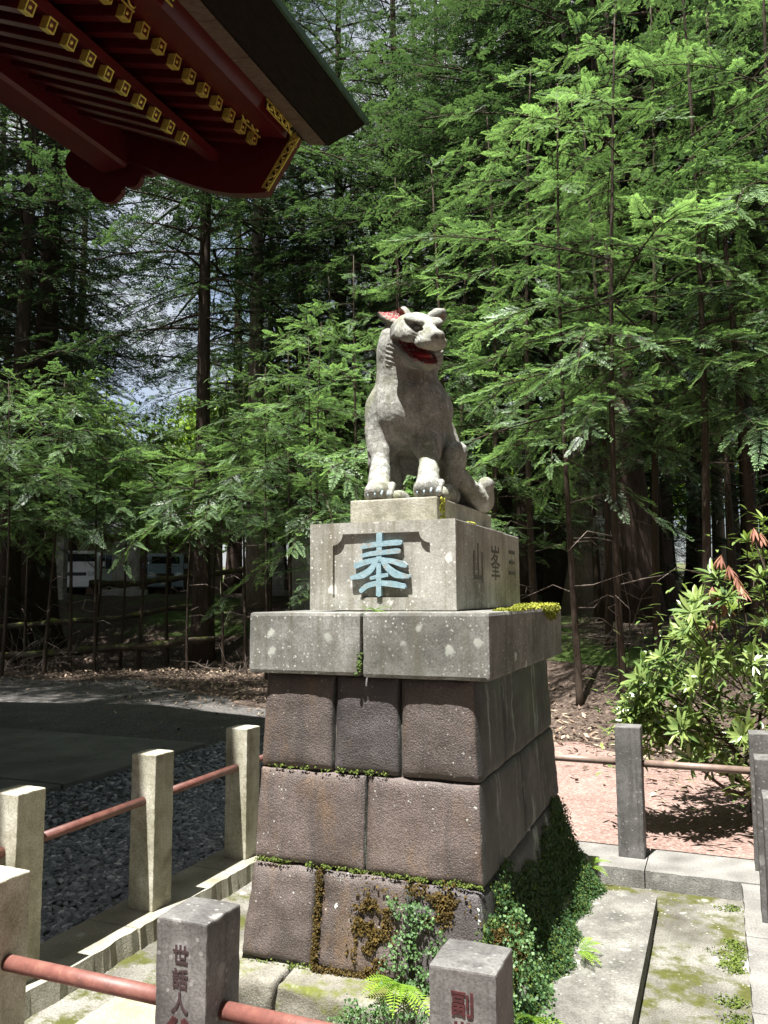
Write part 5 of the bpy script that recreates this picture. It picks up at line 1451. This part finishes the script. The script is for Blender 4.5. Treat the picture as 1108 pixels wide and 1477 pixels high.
bush = empty('rhododendron_bush', (.25, 7.0, -.11)); tag(bush, 'glossy-leaved rhododendron bush behind the rear pipe rail, some leaves withered', 'bush')
BO = np.array(bush.location)
g = np.random.default_rng(9)
tips = []
TX = [905, 930, 960, 1000, 1050, 1090, 1150, 1250, 1330]; TY = [1040, 955, 935, 862, 800, 728, 690, 720, 850]
BX = [905, 930, 1000, 1080, 1200, 1330]; BY = [1060, 1085, 1095, 1165, 1180, 1120]
while len(tips) < 300:
    px = g.uniform(908, 1320); t0, t1 = np.interp(px, TX, TY), np.interp(px, BX, BY)
    if px < 1000 and g.random() < .25: continue
    py = t0+(t1-t0)*g.random()**.9
    yy = 6.25+1.5*g.random()**1.2+.25*max(0, (853-py)/150)
    if px < 960: yy = 6.35+.5*g.random()
    p = at_y(px, py, yy-.25 if px < 1010 else yy)
    if p[2] < .02: continue
    tips.append(p)
cen = np.array([.35, 7.0, .9])
for i, p in enumerate(tips):
    d = p-cen; d = d/np.linalg.norm(d)+np.array([0, 0, .55])
    q = Vector(d).to_track_quat('Z', 'Y').to_euler(); s_ = g.uniform(.75, 1.25)
    q.rotate_axis('Z', g.uniform(0, 6.28))
    obj('leaf_whorl', WH[g.integers(6)], bush, p-BO, q, s_)
V = []; F = []; T = []
for i in range(2600):
    p = tips[g.integers(300)]+g.normal(size=3)*np.array([.14, .14, .12])-BO; p[2] = max(p[2], .05)
    d = np.array([g.normal(), g.normal(), g.uniform(-.3, .9)]); rhodo_leaf(V, F, T, p, d, np.array([0, 0, 1.0]), g.uniform(.07, .13), .0125, g.random()*.6, .2, .2)
tag(obj('inner_foliage', np_mesh('inner_foliage', np.array(V), np.array(F), LEAF_RHODO, attr={'tint': np.array(T)}), bush), kind='stuff')
for px, py in ((1040, 805), (1052, 820), (1062, 835), (1034, 860), (1045, 875), (1028, 850), (1088, 765), (1098, 772), (1030, 895), (1070, 850)):
    p = at_y(px, py, 6.3+g.uniform(0, .2)); obj('withered_whorl', WHD[g.integers(2)], bush, p-BO, (g.uniform(-.3, .3), g.uniform(-.3, .3), g.uniform(0, 6)), g.uniform(.8, 1.2))
for i in range(16):
    tp = tips[g.integers(len(tips))]-BO; b0 = np.array([g.normal()*.08, g.normal()*.08, 0]); m_ = (b0+tp)/2+np.array([g.normal()*.12, g.normal()*.12, g.uniform(-.05, .15)])
    C = [b0, b0*.6+m_*.4+np.array([0, 0, .08]), m_, m_*.5+tp*.5+np.array([0, 0, -.02]), tp]
    obj('stem', tube_mesh('stem', C, [.022, .018, .014, .010, .005], TWIG, 6), bush)

# ------------------------------------------------------------------ moss, creepers and ferns on the pedestal
ico = pebble_arrays()
def blobs(name, pts, sizes, squash_axis, mat, parent, seed, sq=.5):
    g = np.random.default_rng(seed); n = len(pts); pts = np.asarray(pts)
    V = ico[0][None]*np.asarray(sizes)[:, None, None]*(1+.25*g.normal(size=(n, len(ico[0]), 1)).clip(-1.2, 1.2))
    V[..., squash_axis] *= sq
    V = V+pts[:, None]; F = (ico[1][None]+(np.arange(n)*len(ico[0]))[:, None, None]).reshape(-1, 3)
    o = obj(name, np_mesh(name, V.reshape(-1, 3)-np.array(PO), F, mat, True), parent); tag(o, kind='stuff'); return o
def creeper(name, P, Nn, size, mat, seed, parent=ped, tint=None):
    g = np.random.default_rng(seed); n = len(P)
    d = Nn+g.normal(size=(n, 3))*.55; d /= np.linalg.norm(d, axis=1, keepdims=True)
    a_ = np.cross(d, g.normal(size=(n, 3))); a_ /= np.linalg.norm(a_, axis=1, keepdims=True); b_ = np.cross(d, a_)
    s_ = size*g.uniform(.6, 1.35, (n, 1))
    V = np.stack([P+a_*s_, P+(a_*.3+b_)*s_*.8, P-a_*s_*.8, P+(a_*.3-b_)*s_*.8], 1)
    o = obj(name, np_mesh(name, V.reshape(-1, 3)-np.array(PO), np.arange(4*n).reshape(-1, 4), mat, attr={'tint': np.repeat(g.random(n) if tint is None else tint, 4)}), parent); tag(o, kind='stuff'); return o
g = np.random.default_rng(31)
LEAF_BMOSS = leaf_mat('brown_moss_leaf', (.03, .022, .008), (.12, .08, .022), .15, .8, .1)
LEAF_GMOSS = leaf_mat('green_moss_leaf', (.030, .048, .012), (.13, .17, .035), .2, .8, .1)
LEAF_YMOSS = leaf_mat('yellow_moss_leaf', (.09, .10, .014), (.27, .28, .05), .25, .8, .1)
def front_pts(poly, n, off=.012, sp=.0):
    out = []
    xs = [p[0] for p in poly]; ys = [p[1] for p in poly]
    while len(out) < n:
        x, y = g.uniform(min(xs), max(xs)), g.uniform(min(ys), max(ys)); ins = False; j = len(poly)-1
        for i in range(len(poly)):
            if (poly[i][1] > y) != (poly[j][1] > y) and x < (poly[j][0]-poly[i][0])*(y-poly[i][1])/(poly[j][1]-poly[i][1])+poly[i][0]: ins = not ins
            j = i
        if not ins: continue
        yy = 3.1
        for _ in range(4):
            z = at_y(x, y, yy)[2]; yy = float(np.interp(z, LEV, LY0)) if z > .085 else 2.945
        p = at_y(x, y, yy-.02-off-abs(g.normal())*sp); out.append(p)
    return np.array(out)
def joint_pts(a, b, n, jit=2.0):
    out = []
    for i in range(n):
        t = g.random()
        px, py = a[0]+(b[0]-a[0])*t+g.normal()*jit*.3, a[1]+(b[1]-a[1])*t+g.normal()*jit
        yy = 3.15
        for _ in range(3): z = at_y(px, py, yy)[2]; yy = float(np.interp(z, LEV, LY0))
        out.append(at_y(px, py, yy-.008))
    return np.array(out)
JP = np.concatenate([joint_pts((370, 1237), (700, 1281), 130, 1.6), joint_pts((384, 1104), (560, 1116), 40, 1.2), joint_pts((352, 1386), (460, 1398), 40)])
JP = np.repeat(JP, 5, 0)+g.normal(size=(len(JP)*5, 3))*np.array([.007, .003, .004]); creeper('joint_moss', JP, np.array([0, -1.0, .6]), .0045, LEAF_GMOSS, 1)
JP = np.concatenate([joint_pts((462, 1258), (452, 1398), 260, 3), joint_pts((456, 1398), (560, 1415), 160, 3)])
JP = np.repeat(JP, 5, 0)+g.normal(size=(len(JP)*5, 3))*np.array([.007, .004, .007]); creeper('brown_joint_moss', JP, np.array([0, -1.0, .6]), .005, LEAF_BMOSS, 2)
bm_ = np.concatenate([front_pts([(520, 1290), (556, 1285), (560, 1340), (545, 1400), (515, 1410), (508, 1350)], 700, -.006), front_pts([(585, 1285), (665, 1290), (672, 1320), (620, 1340)], 380, -.006), front_pts([(690, 1350), (745, 1340), (752, 1400), (700, 1390)], 380, -.006)])
bm_ = np.repeat(bm_, 5, 0)+g.normal(size=(len(bm_)*5, 3))*np.array([.022, .003, .024]); bm_ = bm_[[mnoise.noise(Vector(p)*17)+.6*mnoise.noise(Vector(p)*43) > -.05 for p in bm_]]; creeper('brown_moss_patch', bm_, np.array([0, -1.0, .5]), .0055, LEAF_BMOSS, 3)
lich = front_pts([(484, 1296), (496, 1294), (496, 1322), (486, 1326)], 26, -.014)
blobs('pale_lichen', np.concatenate([lich, front_pts([(668, 1312), (690, 1310), (692, 1345), (672, 1345)], 46, -.014)]), g.uniform(.006, .012, 72), 1, simple('pale_lichen_crust', (.44, .50, .42), .95), ped, 4, .12)
_keep = lambda P: P[[mnoise.noise(Vector(p)*14)+.5*mnoise.noise(Vector(p)*31) > -.16 for p in P]]
cr = np.concatenate([front_pts([(560, 1298), (612, 1300), (640, 1345), (645, 1400), (650, 1477), (560, 1477), (545, 1420), (568, 1350)], 900, .004, .016), front_pts([(470, 1455), (545, 1420), (565, 1477), (470, 1477)], 260, .004, .015), front_pts([(716, 1310), (750, 1300), (800, 1420), (800, 1477), (742, 1477), (738, 1400)], 260, .004, .02)])
cr = _keep(np.concatenate([cr, cr+g.normal(size=cr.shape)*np.array([.016, .006, .016])])); creeper('creeping_plant', cr, np.array([0, -1.0, .5]), .0068, LEAF_SMALL, 6)
# mossy skirt on the shaded right side
n_ = 20000
v_ = g.uniform(-.05, 1.0, n_); s_ = g.random(n_)**.8
ztop = .44+.07*np.sin(v_*9)+.03*np.sin(v_*31)-.10*(v_ < .12)
yy = 3.02+v_*1.80
wx = np.interp(ztop*(1-s_), LEV, LX1)
zz = ztop*(1-s_)**1.15-.02
xx = wx+.015+(.125+.025*np.sin(yy*7)+.02*np.sin(yy*19))*s_**1.7+g.normal(size=n_)*.012
nr = np.stack([np.full(n_, 1.0), np.zeros(n_), .3+.7*s_], -1)
creeper('moss_and_creeper_skirt', np.stack([xx, yy, zz], -1), nr, .0065, LEAF_SMALL, 7, tint=g.random(n_)*.45)
ib = g.integers(0, n_, 16000); creeper('moss_skirt', np.stack([xx[ib]-.008, yy[ib], zz[ib]], -1)+g.normal(size=(16000, 3))*.006, nr[ib], .006, LEAF_GMOSS, 17)
nb = 2200; ib = g.integers(0, n_, nb)
blobs('moss_cushion', np.stack([xx[ib]-.018, yy[ib], zz[ib]-.005], -1), g.uniform(.006, .014, nb), 0, MOSSG, ped, 8, .6)
# yellow moss on the cap and plinth
n2 = 1500; t = g.random(n2); yy = 3.42+1.33*t; wid = .02+.055*sstep((t-.25)/.4)
xx = cx1-.012-wid*g.random(n2)*1.8
CM = np.stack([xx, yy, np.full(n2, cz1+.002)+.016*g.random(n2)*sstep((t-.1)/.5)], -1)
blobs('cap_moss_cushion', CM-np.array([0, 0, .006]), g.uniform(.006, .012, n2)*(.6+.5*sstep((t-.2)/.4)), 2, MOSSY, ped, 9, .8)
CM = np.repeat(CM, 4, 0)+g.normal(size=(n2*4, 3))*np.array([.006, .008, .004]); creeper('cap_moss', CM, np.array([.3, 0, 1.0]), .0055, LEAF_YMOSS, 9)
n3 = 420; yy = g.uniform(4.25, 4.72, n3); zz = cz1-.002-(g.random(n3)**1.8)*.07*np.sin((yy-4.25)/.47*math.pi)
CM = np.repeat(np.stack([np.full(n3, cx1+.002), yy, zz], -1), 4, 0)+g.normal(size=(n3*4, 3))*np.array([.003, .006, .006]); creeper('hanging_cap_moss', CM, np.array([1.0, 0, .5]), .0055, LEAF_YMOSS, 10)
n4 = 60; blobs('plinth_moss', np.stack([np.full(n4, -1.158), g.uniform(3.50, 3.58, n4), g.uniform(1.95, 2.05, n4)], -1), g.uniform(.004, .010, n4), 0, MOSSY, ped, 11, .6)
n4 = 40; blobs('block_moss', np.stack([np.full(n4, bx1-.01), g.uniform(3.60, 3.72, n4), np.full(n4, bz1)], -1), g.uniform(.005, .011, n4), 2, MOSSY, ped, 12, .8)
n4 = 26; p = at_y(519, 957, cy0); blobs('crack_moss', np.stack([p[0]+g.normal(size=n4)*.006, np.full(n4, cy0-.001), p[2]+g.normal(size=n4)*.02], -1), g.uniform(.004, .009, n4), 1, MOSSG, ped, 13, .7)
# moss cushions on the floor by the side kerb
n5 = 500; yy = g.uniform(2.9, 5.0, n5); keep = np.sin(yy*9)+.6*np.sin(yy*23) > .1; yy = yy[keep]; xx = .03-np.abs(g.normal(size=len(yy)))*.045
KM = np.stack([xx, yy, np.full(len(yy), -.096)], -1); KM = np.repeat(KM, 12, 0)+g.normal(size=(len(KM)*12, 3))*np.array([.014, .014, .004]); KM[:, 2] = np.maximum(KM[:, 2], -.099)
fm = creeper('kerb_moss', KM, np.array([0, 0, 1.0]), .006, LEAF_GMOSS, 14, None)
fm.location = PO; tag(fm, 'green moss cushions along the foot of the side kerb', 'moss', kind='stuff')

def frond_mesh(name, seed, L, wd):
    g = np.random.default_rng(seed); V = []; T = []
    n = 13
    ax = lambda t: np.array([L*t*math.cos(.2), 0, L*(.55*t-.62*t*t)])
    for i in range(n):
        t = .12+.88*i/n
        for sg in (-1, 1):
            p = ax(t); l = wd*math.sin(math.pi*min(1, .18+t*.86))**.8*g.uniform(.85, 1.1); d = np.array([.45, sg, -.05]); d /= np.linalg.norm(d); s2 = np.array([1, -sg*.45, 0])*.5
            w = L/n*.62
            V += [p, p+d*l*.45-s2*w*.9, p+d*l, p+d*l*.45+s2*w*.9]; T += [t]*4
    V = np.array(V); nq = len(V)//4
    tv, tf, _ = tube_arrays([ax(t) for t in np.linspace(0, 1, 6)], [.0022]*6, 4, False)
    return np_mesh(name, np.concatenate([V, tv]), np.concatenate([np.arange(nq*4).reshape(-1, 4), tf+nq*4]), LEAF_FERN, attr={'tint': np.concatenate([np.array(T), np.full(len(tv), .3)])})
FR = [frond_mesh('frond_%d' % i, i, .17+.02*i, .05) for i in range(3)]
def fern(p, n, seed, sc_, label, az0=0, az1=6.28, tilt=0):
    g = np.random.default_rng(seed); t = empty('fern', tuple(p)); tag(t, label, 'fern')
    for i in range(n):
        obj('frond', FR[g.integers(3)], t, (0, 0, 0), (0, g.uniform(-.4, .35)+tilt, az0+(az1-az0)*(i+g.random()*.6)/n), sc_*g.uniform(.7, 1.15))
fern(at_y(541, 878, 3.26)*np.array([1, 1, 0])+np.array([0, 0, cz1+.005]), 9, 1, .42, 'small bright fern in the cap joint below the turquoise character')
fern(at_y(575, 1420, 3.02), 8, 2, .95, 'yellow-green fern growing from the creepers on the pedestal foot', -2.8, -.2)
fern(at_z(846, 1250, .02), 8, 3, .75, 'fern at the far end of the mossy skirt near the rear kerb')
fern(at_z(836, 1372, .03), 6, 4, .55, 'small bright fern at the skirt edge above the long slab', -1.5, 1.5)
fern(at_z(770, 1470, .05), 7, 5, .7, 'bright fern at the front corner of the mossy skirt', -2.5, .8)
